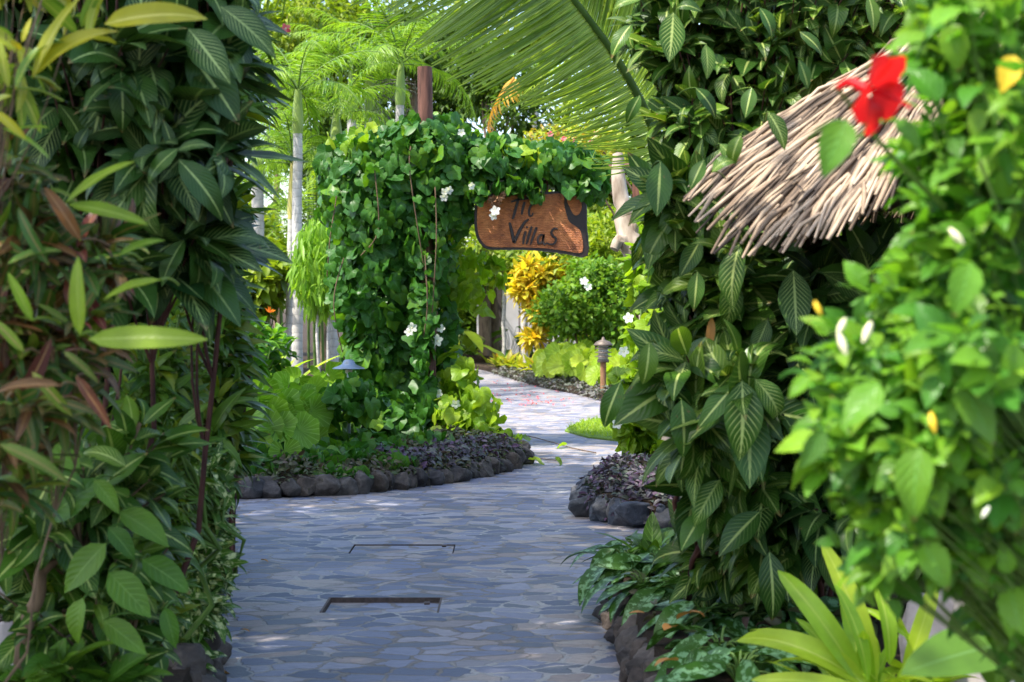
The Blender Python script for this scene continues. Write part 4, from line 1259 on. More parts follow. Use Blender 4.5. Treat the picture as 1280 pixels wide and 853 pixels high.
g = Geo(); b = ground(657, 41, .2); tube(g, curve(b, b + (-.1, 0, 3.), 8, 0, .02), np.linspace(.10, .07, 8), 9); g.build('trunk', M['palm_trunk'], t)
g = Geo(); p, c = blobpts((650, 318, 41, 30, 14, .7), 160, .3); scatter(g, T_OVA, p, rnd3(160) - UP * .5, UP + rnd3(160) * .5, rng.uniform(.2, .35, 160)); g.build('crown', M['far'], t)

# pink blossoms high behind the arch
t = empty('flowering_bush', ground(830, 27, .1), 'thin branched bush with pale pink blossoms above the beam end', 'shrub')
g = Geo(); p, c = blobpts((715, 180, 27, 70, 26, .8), 900, .2); scatter(g, T_SM, p, rnd3(900) - UP * .3, UP + rnd3(900) * .5, rng.uniform(.08, .15, 900)); g.build('foliage', M['bedding'], t)
for k in range(5):
    g = Geo(); b = ground(830 + 4 * k, 27, .1); tube(g, curve(b, P(690 + 18 * k, 178, 27), 9, .5, .03, side=(.35, 0, 0)), .018, 6); g.build('stem', M['brown_stem'], t)
for px, py in ((688, 168), (705, 174), (719, 176), (739, 178), (697, 186), (728, 188), (745, 168)):
    blossom(t, P(px, py, 26.4), (0, -1, .2), .08, 'petal')

# ------------------------------------------------------------------ left middle ground
t = empty('weeping_shrub', ground(398, 25.5, .15), 'weeping shrub with fine hanging light green leaves between trunk and vine', 'shrub')
g = Geo()
for k in range(2):
    gq = Geo(); b = ground(404 + 8 * k, 25.5, .1); tube(gq, curve(b, P(394 + 20 * k, 300, 25.5), 6, .0, .03), .026, 7); gq.build('stem', M['palm_trunk'], t)
p, c = blobpts((403, 330, 25.5, 40, 62, .5), 1500, .3); scatter(g, variants(leaf, 4, width=.16, a=.85, b=.7, nu=2, nv=4, fold=.2, bend=.8), p, rng.normal(0, .35, p.shape) - UP, FACE + UP + rng.normal(0, .4, p.shape), rng.uniform(.18, .34, len(p)))
g.build('foliage', M['weep'], t)
shrub('leafy_shrub', 'light green leafy shrub with dark stems left of the pale trunk', ground(330, 27.5, .15), [(330, 345, 27.5, 38, 40, .7, 60), (310, 380, 27.2, 30, 34, .6, 40), (350, 320, 28, 24, 24, .5, 26)], T_OVA, M['far'], M['brown_stem'], (.22, .34), 8, 5, .5)
rosette('heliconia', 'upright yellow green plant with one orange bract at the pale trunk foot', ground(340, 22.5, .15), T_LILY, M['lily'], 20, (.7, 1.15), (.6, 1.45))
o = P(337, 391, 22.4); t = bpy.data.objects['heliconia']; g = Geo(); scatter(g, T_LAN, np.repeat(o[None], 5, 0), np.array([(.6, 0, .5), (-.6, 0, .6), (.2, -.2, 1), (-.2, .1, .9), (.5, .1, .2)]), np.repeat(-FACE[None], 5, 0), .10); g.build('bract', M['orange'], t)
GR = 'crinkled round leaved plants left of the arch'
for px, d, z, ln, lab in ((318, 14.6, .17, (.34, .5), 'crinkled round leaved plant largest and foremost above the rock edging'), (345, 15.2, .17, (.34, .48), 'crinkled round leaved plant just right of the foremost one'), (372, 16.2, .17, (.32, .46), 'crinkled round leaved plant left of the mushroom lamp'), (300, 15.8, .17, (.32, .46), 'crinkled round leaved plant at the left hedge edge'), (340, 17.6, .17, (.34, .5), 'crinkled round leaved plant behind the foremost ones'), (384, 18.2, .17, (.34, .5), 'crinkled round leaved plant under the weeping shrub'), (410, 17.6, .17, (.3, .44), 'crinkled round leaved plant touching the vine column')):
    rosette('round_leaf_plant', lab, ground(px, d, z), T_CRK, M['crinkle'], 30, (ln[0] * .5, ln[1] * .72), (.4, 1.35), group=GR, stalk=.72, fface=.9, smat=M['green_stem'], lean=(0, -.15))
p0 = [ground(295, 18.5), ground(355, 20)]
shrub('leafy_shrub', 'bushy mid green shrub between left hedge and round leaved plants', ground(290, 17, .15), [(296, 440, 17, 34, 50, .6, 60), (325, 440, 18.5, 40, 34, .6, 50), (285, 520, 15.5, 26, 50, .5, 40)], T_OVA, M['hibiscus'], M['green_stem'], (.16, .26), 8, 4, .45)

# ------------------------------------------------------------------ the vine over the pergola
t = empty('flowering_vine', (P(490, 0, PD)[0], PD, .15), 'dense heart leaved vine with white flowers covering the pergola', 'vine')
VB = [(480, 250, 18.7, 82, 92, .85, 900), (480, 345, 18.7, 68, 92, .7, 1000), (530, 290, 18.05, 26, 60, .16, 70), (532, 200, 18.05, 26, 44, .16, 50), (528, 365, 18.05, 16, 34, .14, 22), (530, 440, 17.98, 14, 60, .1, 44), (536, 505, 17.95, 14, 30, .1, 16), (520, 535, 17.95, 20, 18, .15, 24), (484, 440, 18.8, 54, 90, .6, 850), (484, 530, 18.4, 66, 46, .6, 650), (440, 215, 18.9, 46, 46, .7, 260), (535, 188, 18.6, 70, 44, .8, 520), (610, 205, 18.6, 74, 34, .7, 520), (690, 206, 18.5, 68, 26, .6, 380), (556, 440, 18.9, 16, 70, .3, 90), (545, 330, 18.5, 24, 50, .35, 110), (560, 215, 18.4, 44, 50, .5, 260), (560, 262, 18.5, 32, 30, .4, 130), (730, 225, 18.4, 30, 30, .4, 90)]


def vineleaves(g, blobs, tm, size, face=.35, dens=1.15):
    for b in blobs:
        p, c = blobpts(b, int(b[6] * dens), .5)
        o = nrm((p - c) / np.array((b[3] * b[2] / F, b[5], b[4] * b[2] / F)))
        nn = o + UP * .35 + np.array((0, -face, 0)) + rng.normal(0, .5, p.shape)
        d = -UP * .9 + o * .35 + rng.normal(0, .55, p.shape)
        scatter(g, tm, p, d, nn, rng.uniform(*size, len(p)))


g = Geo(); vineleaves(g, VB, T_VINE, (.09, .235), .35, 1.55); g.build('foliage', M['vine'], t)
g = Geo(); vineleaves(g, [(585, 520, 18.0, 46, 40, .45, 150), (610, 560, 17.4, 44, 22, .4, 100), (575, 480, 18.3, 26, 44, .35, 80), (540, 178, 18.4, 60, 30, .6, 40), (560, 300, 18.6, 20, 40, .3, 30), (585, 350, 19.2, 46, 40, .5, 110), (650, 200, 18.4, 60, 22, .5, 60), (470, 178, 18.6, 60, 20, .6, 30), (600, 575, 17.2, 30, 12, .3, 60), (628, 562, 17.2, 22, 18, .25, 60), (560, 560, 17.0, 50, 18, .3, 60), (590, 545, 17.6, 34, 26, .35, 60)], T_VINE, (.11, .24), .1); g.build('bright_foliage', M['vine_lit'], t)  # sunlit top and backlit side of the vine painted in with lighter leaves
g = Geo(); vineleaves(g, [(330, 560, 14.4, 40, 28, .4, 60), (400, 575, 14.5, 60, 20, .4, 70), (450, 560, 15.2, 60, 26, .5, 80), (365, 590, 14.1, 60, 12, .25, 40), (440, 500, 15.3, 44, 26, .3, 90), (345, 588, 14.0, 40, 14, .2, 30), (530, 560, 16.0, 40, 22, .3, 70), (580, 572, 16.6, 40, 14, .25, 50), (540, 575, 15.8, 50, 14, .3, 70), (460, 570, 14.9, 60, 16, .35, 80), (400, 575, 14.3, 70, 14, .3, 70), (330, 585, 14.0, 50, 16, .25, 50), (300, 585, 14.0, 30, 16, .2, 30), (420, 592, 13.9, 40, 8, .15, 26), (480, 580, 14.4, 40, 12, .2, 36), (596, 240, 17.95, 14, 10, .08, 16), (640, 232, 18.0, 30, 8, .08, 24), (672, 240, 18.0, 10, 12, .06, 8), (715, 238, 18.0, 20, 8, .08, 12)], T_VINE, (.11, .2), .2); g.build('creeping_foliage', M['vine'], t)
for k in range(10):
    g = Geo(); a = rng.uniform(0, 6.28); b = np.array((lx - .1 + rng.normal(0, .2), PD + rng.normal(0, .1), .15)); e = P(rng.uniform(440, 560), rng.uniform(180, 330), PD + rng.normal(0, .3))
    tube(g, curve(b, e, 12, 0, .07), np.linspace(.022, .008, 12), 6); g.build('stem', M['brown_stem'], t)
for k in range(6):
    a = rng.uniform(0, 1); x0 = rng.uniform(415, 545); y0 = rng.uniform(170, 330)
    L = smooth_line([P(x0, y0, 17.85), P(x0 + rng.normal(0, 14), y0 + rng.uniform(40, 80), 17.8), P(x0 + rng.normal(0, 18), y0 + rng.uniform(100, 180), 17.95)], 5)
    g = Geo(); tube(g, L, .007, 5); sc_ = L[::2] + rng.normal(0, .03, L[::2].shape); scatter(g, T_VINE, sc_, rnd3(len(sc_)) * .6 - UP * .8, FACE + UP * .3 + rnd3(len(sc_)) * .4, rng.uniform(.08, .17, len(sc_)), m=1); g.build('runner', [M['brown_stem'], M['vine']], t)
for px, py, s, d in ((556, 240, .13, 17.75), (561, 238, .14, 17.7), (555, 247, .13, 17.72), (589, 233, .13, 17.8), (577, 166, .13, 17.9), (619, 264, .17, 17.9), (616, 270, .15, 17.9), (547, 426, .2, 17.95), (515, 410, .17, 17.9), (511, 416, .15, 17.9), (540, 476, .16, 17.95), (551, 411, .14, 18.0), (548, 492, .15, 17.9), (570, 505, .15, 17.6)):
    blossom(t, P(px, py, d), (rng.normal(0, .4), -1, rng.normal(.1, .35)), s * .55)
for cx, cy in ((617, 250), (626, 246), (622, 257)):
    g = Geo(); o = P(cx, cy, 17.95); scatter(g, T_SM, o + rng.normal(0, .012, (18, 3)), rnd3(18), rnd3(18), .07); g.build('withered_flower', M['husk'], t)
# vine runner lying on the path
t = empty('vine_runner', G(650, 552), 'thin vine runner with a few leaves lying across the path', 'vine')
g = Geo(); L = smooth_line([G(636, 556, .10), G(655, 545, .04), G(690, 553, .02), G(715, 560, .012), G(745, 566, .012)], 5); tube(g, L, .006, 5); L = smooth_line([G(640, 573, .08), G(668, 573, .015), G(700, 576, .012)], 4); tube(g, L, .005, 5); g.build('stem', M['brown_stem'], t)
g = Geo(); q = np.array([G(667, 575, .05), G(662, 574, .04), G(655, 547, .05), G(697, 577, .04), G(704, 557, .03), G(650, 545, .07)]); scatter(g, T_VINE, q, rnd3(6) * (1, 1, .2), UP + rnd3(6) * .4, .16); g.build('foliage', M['vine_lit'], t)

# ------------------------------------------------------------------ left hedge
GS = 'unseen trees added behind the left hedge for shade'  # out of view, added and shaped to keep sun off the near path
for x, y, lab in ((-5.6, 2.2, 'unseen tall tree added for shade behind the left hedge nearest the camera'), (-5.9, 6.6, 'unseen tall tree added for shade behind the middle of the left hedge'), (-5.9, 11.2, 'unseen tall tree added for shade behind the far end of the left hedge')):
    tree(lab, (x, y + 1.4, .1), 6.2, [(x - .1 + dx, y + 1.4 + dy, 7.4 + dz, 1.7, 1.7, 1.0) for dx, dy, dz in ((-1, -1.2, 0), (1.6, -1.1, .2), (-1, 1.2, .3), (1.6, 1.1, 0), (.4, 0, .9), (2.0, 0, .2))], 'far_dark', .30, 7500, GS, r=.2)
def L0(px, d, z=.18):
    p = P(px, 0, d); p[2] = z
    return p


GH = 'shrubs of the left hedge'
RIGHTW = np.array((.8, -.6, .1))
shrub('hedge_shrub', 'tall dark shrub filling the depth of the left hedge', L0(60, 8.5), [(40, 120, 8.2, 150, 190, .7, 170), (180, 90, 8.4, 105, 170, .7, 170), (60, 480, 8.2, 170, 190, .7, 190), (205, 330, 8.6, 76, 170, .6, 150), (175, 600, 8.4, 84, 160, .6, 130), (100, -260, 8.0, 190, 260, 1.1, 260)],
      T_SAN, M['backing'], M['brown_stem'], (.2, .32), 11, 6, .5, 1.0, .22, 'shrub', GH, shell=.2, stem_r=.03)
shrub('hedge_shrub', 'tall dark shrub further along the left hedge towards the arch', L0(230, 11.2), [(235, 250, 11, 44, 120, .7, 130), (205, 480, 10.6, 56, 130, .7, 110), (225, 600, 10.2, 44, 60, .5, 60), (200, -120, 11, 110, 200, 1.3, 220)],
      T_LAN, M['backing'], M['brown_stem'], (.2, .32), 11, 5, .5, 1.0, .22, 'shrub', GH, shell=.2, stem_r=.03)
shrub('narrow_leaf_shrub', 'shrub with drooping narrow leaves on the path side of the left hedge', L0(262, 7.9), [(268, 150, 7.6, 42, 100, .35, 26), (262, 300, 7.6, 46, 80, .35, 30), (280, 60, 7.8, 40, 70, .35, 10), (262, 430, 7.5, 44, 80, .35, 40), (255, 540, 7.3, 44, 70, .35, 40), (308, 100, 8.4, 26, 60, .3, 6)],
      T_LAN, M['lance'], M['red_stem'], (.17, .29), 8, 4, .55, 1.0, .16, 'shrub', GH, facing=RIGHTW, face=.3)
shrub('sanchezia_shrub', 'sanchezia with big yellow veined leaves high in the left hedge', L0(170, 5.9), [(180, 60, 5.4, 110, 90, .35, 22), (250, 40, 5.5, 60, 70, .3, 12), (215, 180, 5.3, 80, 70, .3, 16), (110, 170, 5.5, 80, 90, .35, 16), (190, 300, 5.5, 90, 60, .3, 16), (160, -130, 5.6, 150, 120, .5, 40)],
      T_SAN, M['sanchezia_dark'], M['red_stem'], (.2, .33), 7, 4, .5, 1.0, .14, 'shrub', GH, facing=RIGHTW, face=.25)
shrub('sanchezia_shrub', 'paler veined sanchezia low in the left hedge beside the path', L0(120, 5.4), [(150, 580, 5.2, 90, 60, .3, 18), (70, 620, 5.0, 80, 80, .3, 16), (160, 690, 5.3, 80, 80, .3, 20), (70, 760, 5.2, 80, 90, .3, 14), (150, 800, 5.4, 70, 60, .3, 14)],
      T_SAN, M['sanchezia'], M['brown_stem'], (.11, .21), 7, 4, .5, 1.0, .16, 'shrub', GH, facing=RIGHTW, face=.25)
shrub('croton_shrub', 'croton with long red and green leaves at the left edge', L0(-90, 4.3), [(40, 290, 4.2, 60, 50, .25, 9), (120, 320, 4.3, 50, 50, .2, 8), (40, 400, 4.1, 70, 60, .25, 11), (110, 420, 4.2, 50, 40, .2, 7), (30, 500, 4.0, 60, 50, .22, 9), (90, 500, 4.2, 40, 30, .2, 4), (10, 600, 4.0, 40, 40, .2, 4), (20, 210, 4.2, 40, 40, .2, 5)],
      T_CRO, M['croton'], M['brown_stem'], (.08, .17), 11, 4, .05, 1.2, .10, 'croton', GH, facing=RIGHTW, face=.4, up=.5, stem_r=.005)
shrub('croton_shrub', 'croton with yellow upper leaves in the top left corner', L0(-150, 4.1), [(20, 60, 3.9, 40, 50, .2, 3), (100, 30, 4.0, 30, 20, .18, 1), (10, 150, 3.9, 25, 30, .2, 2), (0, -80, 4.0, 100, 50, .3, 8)],
      T_CRO, M['croton_yellow'], M['brown_stem'], (.11, .19), 7, 3, .0, 1.1, .09, 'croton', GH, up=.4, stem_r=.005)
shrub('variegated_shrub', 'small cream mottled shrub at the foot of the left hedge', L0(225, 7.1), [(240, 610, 6.9, 48, 46, .25, 30), (250, 680, 6.9, 42, 48, .25, 34), (236, 750, 6.7, 50, 50, .25, 36), (210, 810, 6.5, 48, 40, .25, 26)],
      T_CROB, M['variegated'], M['green_stem'], (.10, .18), 8, 4, .3, 1.1, .10, 'shrub', GH, facing=RIGHTW, face=.3)
shrub('leafy_shrub', 'fresh green seedling shrub low at the bottom left edge', L0(60, 5.0), [(40, 845, 5.0, 60, 30, .2, 8), (120, 850, 5.1, 60, 25, .2, 8)], T_OVA, M['broad'], M['green_stem'], (.12, .18), 6, 3, .4, 1.0, .1, 'shrub', GH)
shrub('leafy_shrub', 'mixed small leaved green shrub between the croton and the mottled shrub', L0(190, 6.4), [(200, 560, 6.2, 56, 60, .3, 40), (190, 650, 6.1, 50, 60, .3, 36), (110, 560, 5.6, 60, 50, .3, 26), (200, 480, 6.4, 56, 50, .3, 36), (60, 680, 5.5, 50, 60, .3, 20), (180, 740, 5.9, 50, 50, .3, 24), (210, 420, 6.6, 50, 50, .3, 26)],
      T_LAN, M['lance'], M['green_stem'], (.08, .18), 8, 4, .4, 1.1, .12, 'shrub', GH, facing=RIGHTW, face=.25)
# bare old stem low in the hedge
t = empty('woody_stem', L0(28, 5.0), 'bare twisted mossy stem standing low in the left hedge', 'stem')
g = Geo(); tube(g, smooth_line([(*L0(22, 5.0)[:2], .1), P(30, 800, 5.0), P(48, 745, 5.0), P(52, 700, 5.0), P(66, 660, 5.05)], 5), np.linspace(.030, .014, 21), 8); tube(g, smooth_line([P(54, 715, 5.0), P(70, 702, 5.0), P(90, 704, 5.1)], 4), np.linspace(.016, .006, 9), 6); g.build('trunk', M['brown_stem'], t)

# ------------------------------------------------------------------ right hedge
GRH = 'shrubs of the right hedge'
LEFTW = np.array((-.7, -.7, .1))
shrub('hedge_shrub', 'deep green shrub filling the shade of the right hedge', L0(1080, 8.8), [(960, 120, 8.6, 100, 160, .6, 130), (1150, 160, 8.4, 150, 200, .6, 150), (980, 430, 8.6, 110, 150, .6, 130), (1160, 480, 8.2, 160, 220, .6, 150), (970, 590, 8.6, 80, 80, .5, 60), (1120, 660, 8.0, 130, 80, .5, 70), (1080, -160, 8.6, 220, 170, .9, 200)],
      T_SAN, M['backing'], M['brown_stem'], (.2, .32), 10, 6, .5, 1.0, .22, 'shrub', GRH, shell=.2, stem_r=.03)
shrub('sanchezia_shrub', 'sanchezia with smaller glossy leaves reaching over the top of the right hedge', L0(900, 8.0), [(850, 40, 7.4, 60, 70, .35, 36), (920, 90, 7.3, 90, 80, .35, 46), (848, 160, 7.3, 42, 60, .3, 22), (1010, 40, 7.3, 90, 80, .35, 40), (960, 170, 7.2, 70, 60, .3, 30), (1100, 30, 7.3, 80, 80, .35, 26), (900, -100, 7.4, 150, 90, .5, 60)],
      T_SAN, M['sanchezia'], M['red_stem'], (.13, .23), 7, 5, .4, 1.0, .14, 'shrub', GRH, facing=LEFTW, face=.25)
shrub('sanchezia_shrub', 'sanchezia with pale ribbed leaves hanging left of the thatch', L0(870, 7.5), [(845, 250, 6.9, 36, 50, .3, 13), (880, 330, 6.8, 50, 50, .3, 12), (850, 360, 7.0, 18, 36, .25, 5), (915, 350, 6.7, 40, 50, .3, 9)],
      T_SAN, M['sanchezia'], M['red_stem'], (.2, .33), 7, 3, .6, 1.0, .14, 'shrub', GRH, facing=LEFTW, face=.25)
shrub('sanchezia_shrub', 'sanchezia with large hanging leaves over the purple creeper', L0(900, 7.3), [(870, 520, 6.4, 44, 44, .3, 10), (930, 480, 6.3, 50, 40, .3, 10), (895, 600, 6.7, 36, 44, .3, 10), (940, 590, 6.6, 50, 50, .3, 12), (890, 420, 6.8, 50, 40, .3, 10), (856, 455, 6.5, 22, 34, .25, 6), (965, 668, 6.9, 60, 36, .3, 11), (900, 684, 7.1, 36, 26, .2, 6)],
      T_SAN, M['sanchezia'], M['red_stem'], (.19, .34), 7, 4, .5, 1.0, .14, 'shrub', GRH, facing=LEFTW, face=.25)
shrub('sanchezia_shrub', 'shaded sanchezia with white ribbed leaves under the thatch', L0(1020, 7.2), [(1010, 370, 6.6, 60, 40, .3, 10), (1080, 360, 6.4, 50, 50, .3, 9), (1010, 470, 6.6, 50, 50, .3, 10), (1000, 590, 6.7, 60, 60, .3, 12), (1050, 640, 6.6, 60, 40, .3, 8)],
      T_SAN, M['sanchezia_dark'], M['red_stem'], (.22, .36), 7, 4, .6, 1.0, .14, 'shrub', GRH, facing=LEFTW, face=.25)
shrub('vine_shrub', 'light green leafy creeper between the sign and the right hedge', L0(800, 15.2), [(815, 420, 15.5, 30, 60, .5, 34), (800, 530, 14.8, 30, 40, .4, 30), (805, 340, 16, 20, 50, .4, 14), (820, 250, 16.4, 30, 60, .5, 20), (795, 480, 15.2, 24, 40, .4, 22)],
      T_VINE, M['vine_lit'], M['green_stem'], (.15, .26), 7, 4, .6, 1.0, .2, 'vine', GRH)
for px, py in ((786, 398), (775, 507), (772, 530), (780, 440)):
    blossom(bpy.data.objects['vine_shrub'], P(px, py, 14.6), (-.3, -1, .2), .08)

GB2 = 'bushy trees closing the garden behind the thatched shelter'
for x, y, h, r, lab in ((3.9, 8.6, 2.0, 1.1, 'rounded leafy tree close behind the thatched shelter post'), (5.2, 11.5, 2.4, 1.5, 'rounded leafy tree at the far side of the thatched shelter'), (4.3, 14.8, 2.2, 1.4, 'rounded leafy tree behind the purple creeper bed'), (7.6, 13.5, 3.0, 2.0, 'wide leafy tree well behind the thatched shelter'), (5.2, 5.6, 2.3, 1.3, 'rounded leafy tree beside the thatched shelter'), (6.5, 19.5, 2.8, 2.0, 'wide leafy tree on the lawn side right of the path'), (10.5, 17.5, 3.4, 2.4, 'wide leafy tree farthest behind the thatched shelter'), (8.2, 8.6, 3.0, 1.9, 'wide leafy tree right of the thatched shelter'), (9.0, 26.0, 3.2, 2.4, 'wide leafy tree in the far flower bed at the right')):
    tree(lab, (x, y, .1), h * .8, [(x, y, h * .62, r, r, h * .42), (x + r * .5, y - r * .3, h * .4, r * .7, r * .7, h * .36), (x - r * .5, y + r * .2, h * .85, r * .7, r * .7, h * .34)], 'far_dark', .2, 3600, GB2, r=.09)

# silver mottled plants in the near right bed
GA = 'silver mottled plants at the lower right'
for i, (px, d, n, ln, lab) in enumerate(((800, 8.9, 12, (.2, .30), 'silver mottled plant farthest along the small rocks'), (828, 8.3, 13, (.22, .32), 'silver mottled plant standing tall above the rock corner'), (868, 8.2, 13, (.22, .34), 'silver mottled plant second row behind the rock corner'), (852, 7.5, 12, (.2, .32), 'silver mottled plant amid the orange fallen leaves'), (905, 7.5, 13, (.22, .34), 'silver mottled plant in front of the dark stems'), (880, 6.9, 12, (.2, .3), 'silver mottled plant leaning down over the rocks'), (935, 6.9, 13, (.22, .32), 'silver mottled plant left of the brown boulder'), (960, 7.6, 12, (.22, .34), 'silver mottled plant behind the lime lily leaves'), (900, 6.3, 11, (.18, .28), 'silver mottled plant at the very bottom edge'), (990, 6.9, 12, (.2, .32), 'silver mottled plant nearest the lime lily'), (960, 6.2, 12, (.2, .30), 'silver mottled plant right behind the brown boulder'), (1030, 6.3, 12, (.22, .32), 'silver mottled plant hidden under the lime lily blades'), (925, 5.9, 12, (.2, .28), 'silver mottled plant cut by the bottom of the view beside the boulder'), (782, 8.4, 12, (.2, .28), 'silver mottled plant hanging over the rocks nearest the path middle'), (806, 7.7, 12, (.16, .24), 'small silver mottled plant at the inner rim of the small rocks'), (925, 8.0, 14, (.28, .38), 'silver mottled plant at the foot of the red stems'), (968, 7.1, 14, (.26, .36), 'silver mottled plant just right of the red stems'), (872, 7.7, 14, (.26, .36), 'silver mottled plant just left of the red stems'))):
    rosette('aglaonema', lab, L0(px, d, .2), T_AGL, M['aglaonema'], n + 6, (ln[0] * 1.15, ln[1] * 1.25), (.25, 1.3), 'plant', GA, stalk=.16, smat=M['green_stem'])
# green upright leaves
rosette('leafy_plant', 'plain green upright plant among the silver mottled ones', L0(815, 8.6, .2), T_AGL, M['broad'], 10, (.24, .34), (.6, 1.4))
# lime lily
LB = L0(1085, 5.0, .24)
rosette('lime_lily', 'bright lime strap leaved lily at the bottom right', LB, T_LILY, M['lily'], 22, (.38, .6), (.25, 1.4), 'plant', wsc=.8, lean=(-.05, -.1))
rosette('lime_lily', 'smaller yellow green lily partly behind the hibiscus', L0(1150, 5.3, .24), T_LILY, M['lily'], 12, (.35, .55), (.3, 1.4), 'plant', wsc=1.1)
# big leaved plant in the corner
M['corner'] = leafmat('glossy_corner_leaf', [(.04, .12, .02), (.06, .17, .025)], vein=(.10, .2, .05), midw=.05, rough=.42, trans=.25)
t = empty('philodendron', L0(1265, 3.5, .2), 'broad dark leaved plant in the bottom right corner', 'plant')
g = Geo(); q = np.array([P(1275, 800, 3.4), P(1265, 700, 3.5), P(1300, 850, 3.5)]); scatter(g, variants(leaf, 3, width=.55, a=.75, b=.7, nu=6, nv=10, fold=.1, bend=.5), q, np.array([(-.8, -.2, -.12), (-.2, -.2, -.9), (-.4, -.5, .2)]), np.array([(0, -.5, 1), (-.4, -1, .2), (0, -.3, 1)]), np.array([.28, .3, .24])); g.build('foliage', M['corner'], t)
g = Geo(); b = L0(1285, 3.6, .2)
for e in q: tube(g, curve(b, e, 6, .05), .008, 6)
g.build('stem', M['green_stem'], t)

# hibiscus close to the camera
HB = [(1210, 50, 2.75, 80, 70, .28, 40), (1240, 150, 2.6, 80, 90, .28, 44), (1200, 190, 2.7, 50, 60, .2, 18), (1215, 270, 2.7, 80, 60, .28, 40), (1150, 345, 2.75, 76, 56, .26, 38), (1150, 200, 2.75, 26, 50, .15, 12), (1185, 20, 2.7, 34, 44, .2, 20), (1090, 440, 2.75, 80, 60, .24, 40), (1190, 430, 2.6, 90, 80, .28, 50), (1070, 530, 2.75, 66, 56, .22, 40), (1160, 540, 2.65, 90, 70, .28, 50), (1240, 380, 2.7, 70, 120, .28, 40), (1125, 625, 2.7, 80, 60, .24, 30), (1090, 690, 2.8, 40, 30, .15, 7), (1230, 560, 2.7, 80, 100, .28, 44), (1210, 670, 2.75, 80, 50, .24, 26), (1260, -60, 2.8, 140, 80, .3, 30), (1265, 740, 2.9, 60, 50, .24, 22), (1300, 640, 2.8, 80, 80, .28, 20)]
t = shrub('hibiscus_bush', 'bright green hibiscus bush with one red flower close at the right', L0(1480, 3.1, .2), HB, T_HIB, M['hibiscus'], M['green_stem'], (.025, .085), 6, 5, .8, 1.0, .10, 'shrub', facing=np.array((-.6, -.7, .2)), face=.35, shell=.3, stem_r=.006)
# the red flower
c = P(1083, 112, 2.45); ax = nrm(np.array((.78, -.52, -.34)))
g = Geo(); a_ = nrm(np.cross(ax, UP)); b_ = np.cross(ax, a_)
th = np.arange(5) / 5 * 6.283 + .5
d = (np.cos(th)[:, None] * a_ + np.sin(th)[:, None] * b_) + ax * .62
scatter(g, variants(leaf, 3, width=.95, a=1.2, b=.5, nu=6, nv=8, fold=.06, bend=.9, wave=.07, wn=2), c + d * .008, d, np.repeat(ax[None], 5, 0), rng.uniform(.062, .072, 5))
g.build('flower', M['red'], t)
f_ = bpy.data.objects['flower'] if False else None
g = Geo(); tube(g, smooth_line([c - ax * .01, c + ax * .04, c + ax * .075 + (0, 0, -.008)], 4), np.linspace(.005, .003, 9), 6); g.build('stamen', M['red'], t)
g = Geo(); tube(g, smooth_line([c, c - ax * .03 + (0, 0, .004), c - ax * .05 + (-.0, 0, -.012)], 4), np.linspace(.010, .004, 9), 8); g.build('calyx', M['red'], t)
g = Geo(); tube(g, smooth_line([c - ax * .05 + (0, 0, -.012), P(1110, 190, 2.55), P(1180, 260, 2.65)], 5), np.linspace(.003, .005, 11), 6); g.build('flower_stalk', M['green_stem'], t)
for px, py, s, mat in ((1084, 415, .012, 'cream'), (1052, 408, .010, 'cream'), (1053, 430, .012, 'cream'), (1166, 528, .011, 'yellow'), (1022, 385, .008, 'yellow'), (1195, 295, .011, 'cream'), (1232, 640, .007, 'white')):
    g = Geo(); o = P(px, py, 2.42 + rng.uniform(0, .05)); dv = nrm(np.array((rng.normal(0, .4), -.2, -1)))
    tube(g, [o - dv * s * 1.4, o - dv * s * .5, o + dv * s * .3, o + dv * s * 1.5], (s * .2, s * .5, s * .55, s * .15), 8); g.build('bud', M[mat], t)
g = Geo(); scatter(g, T_HIB, P(1268, 70, 2.4)[None], np.array([(-.3, -.1, -.8)]), np.array([(0, -1, .3)]), .06); g.build('yellow_leaf', M['yellow'], t)

# ------------------------------------------------------------------ litter
GFL = 'orange fallen leaves on the right bed edge'
for px, py, s, lab in ((846, 778, .13, 'broad orange fallen leaf foremost of those on the rocks'), (830, 792, .12, 'pale tan fallen leaf draped over the rock corner'), (862, 770, .09, 'small orange fallen leaf below the mottled leaves'), (848, 830, .12, 'long orange fallen leaf lowest on the rocks'), (806, 770, .07, 'curled tan fallen leaf at the left of the rocks')):
    d = 3.0
    o = G(px, py, .3); g = Geo(); scatter(g, T_OVA, o[None] + (0, 0, .012), np.array([(rng.uniform(-1, 1), rng.uniform(-.6, .6), .1)]), UP[None] + rng.normal(0, .2, (1, 3)), s)
    tag(g.build('fallen_leaf', M['fallen']), lab, 'leaf', GFL)
for px, py, s, lab in ((300, 792, .06, 'tiny orange fallen leaf on the near left paving'), (283, 667, .12, 'tan fallen leaf against the left hedge foot'), (240, 846, .2, 'long tan fallen leaf at the bottom left rocks'), (326, 704, .06, 'small pale fallen leaf on the paving by the left hedge')):
    o = G(px, py, .0); g = Geo(); scatter(g, T_OVA, o[None] + (0, 0, .02), np.array([(1, rng.uniform(-.6, .6), .05)]), UP[None] + rng.normal(0, .15, (1, 3)), s)
    tag(g.build('fallen_leaf', M['fallen']), lab, 'leaf', 'fallen leaves on the left of the path')
me = None
g = Geo(); scatter(g, T_SM, np.zeros((3, 3)), rnd3(3) * (1, 1, .1), UP + rnd3(3) * .3, .05); pm = g.mesh('petal', M['petal'])
k = 0
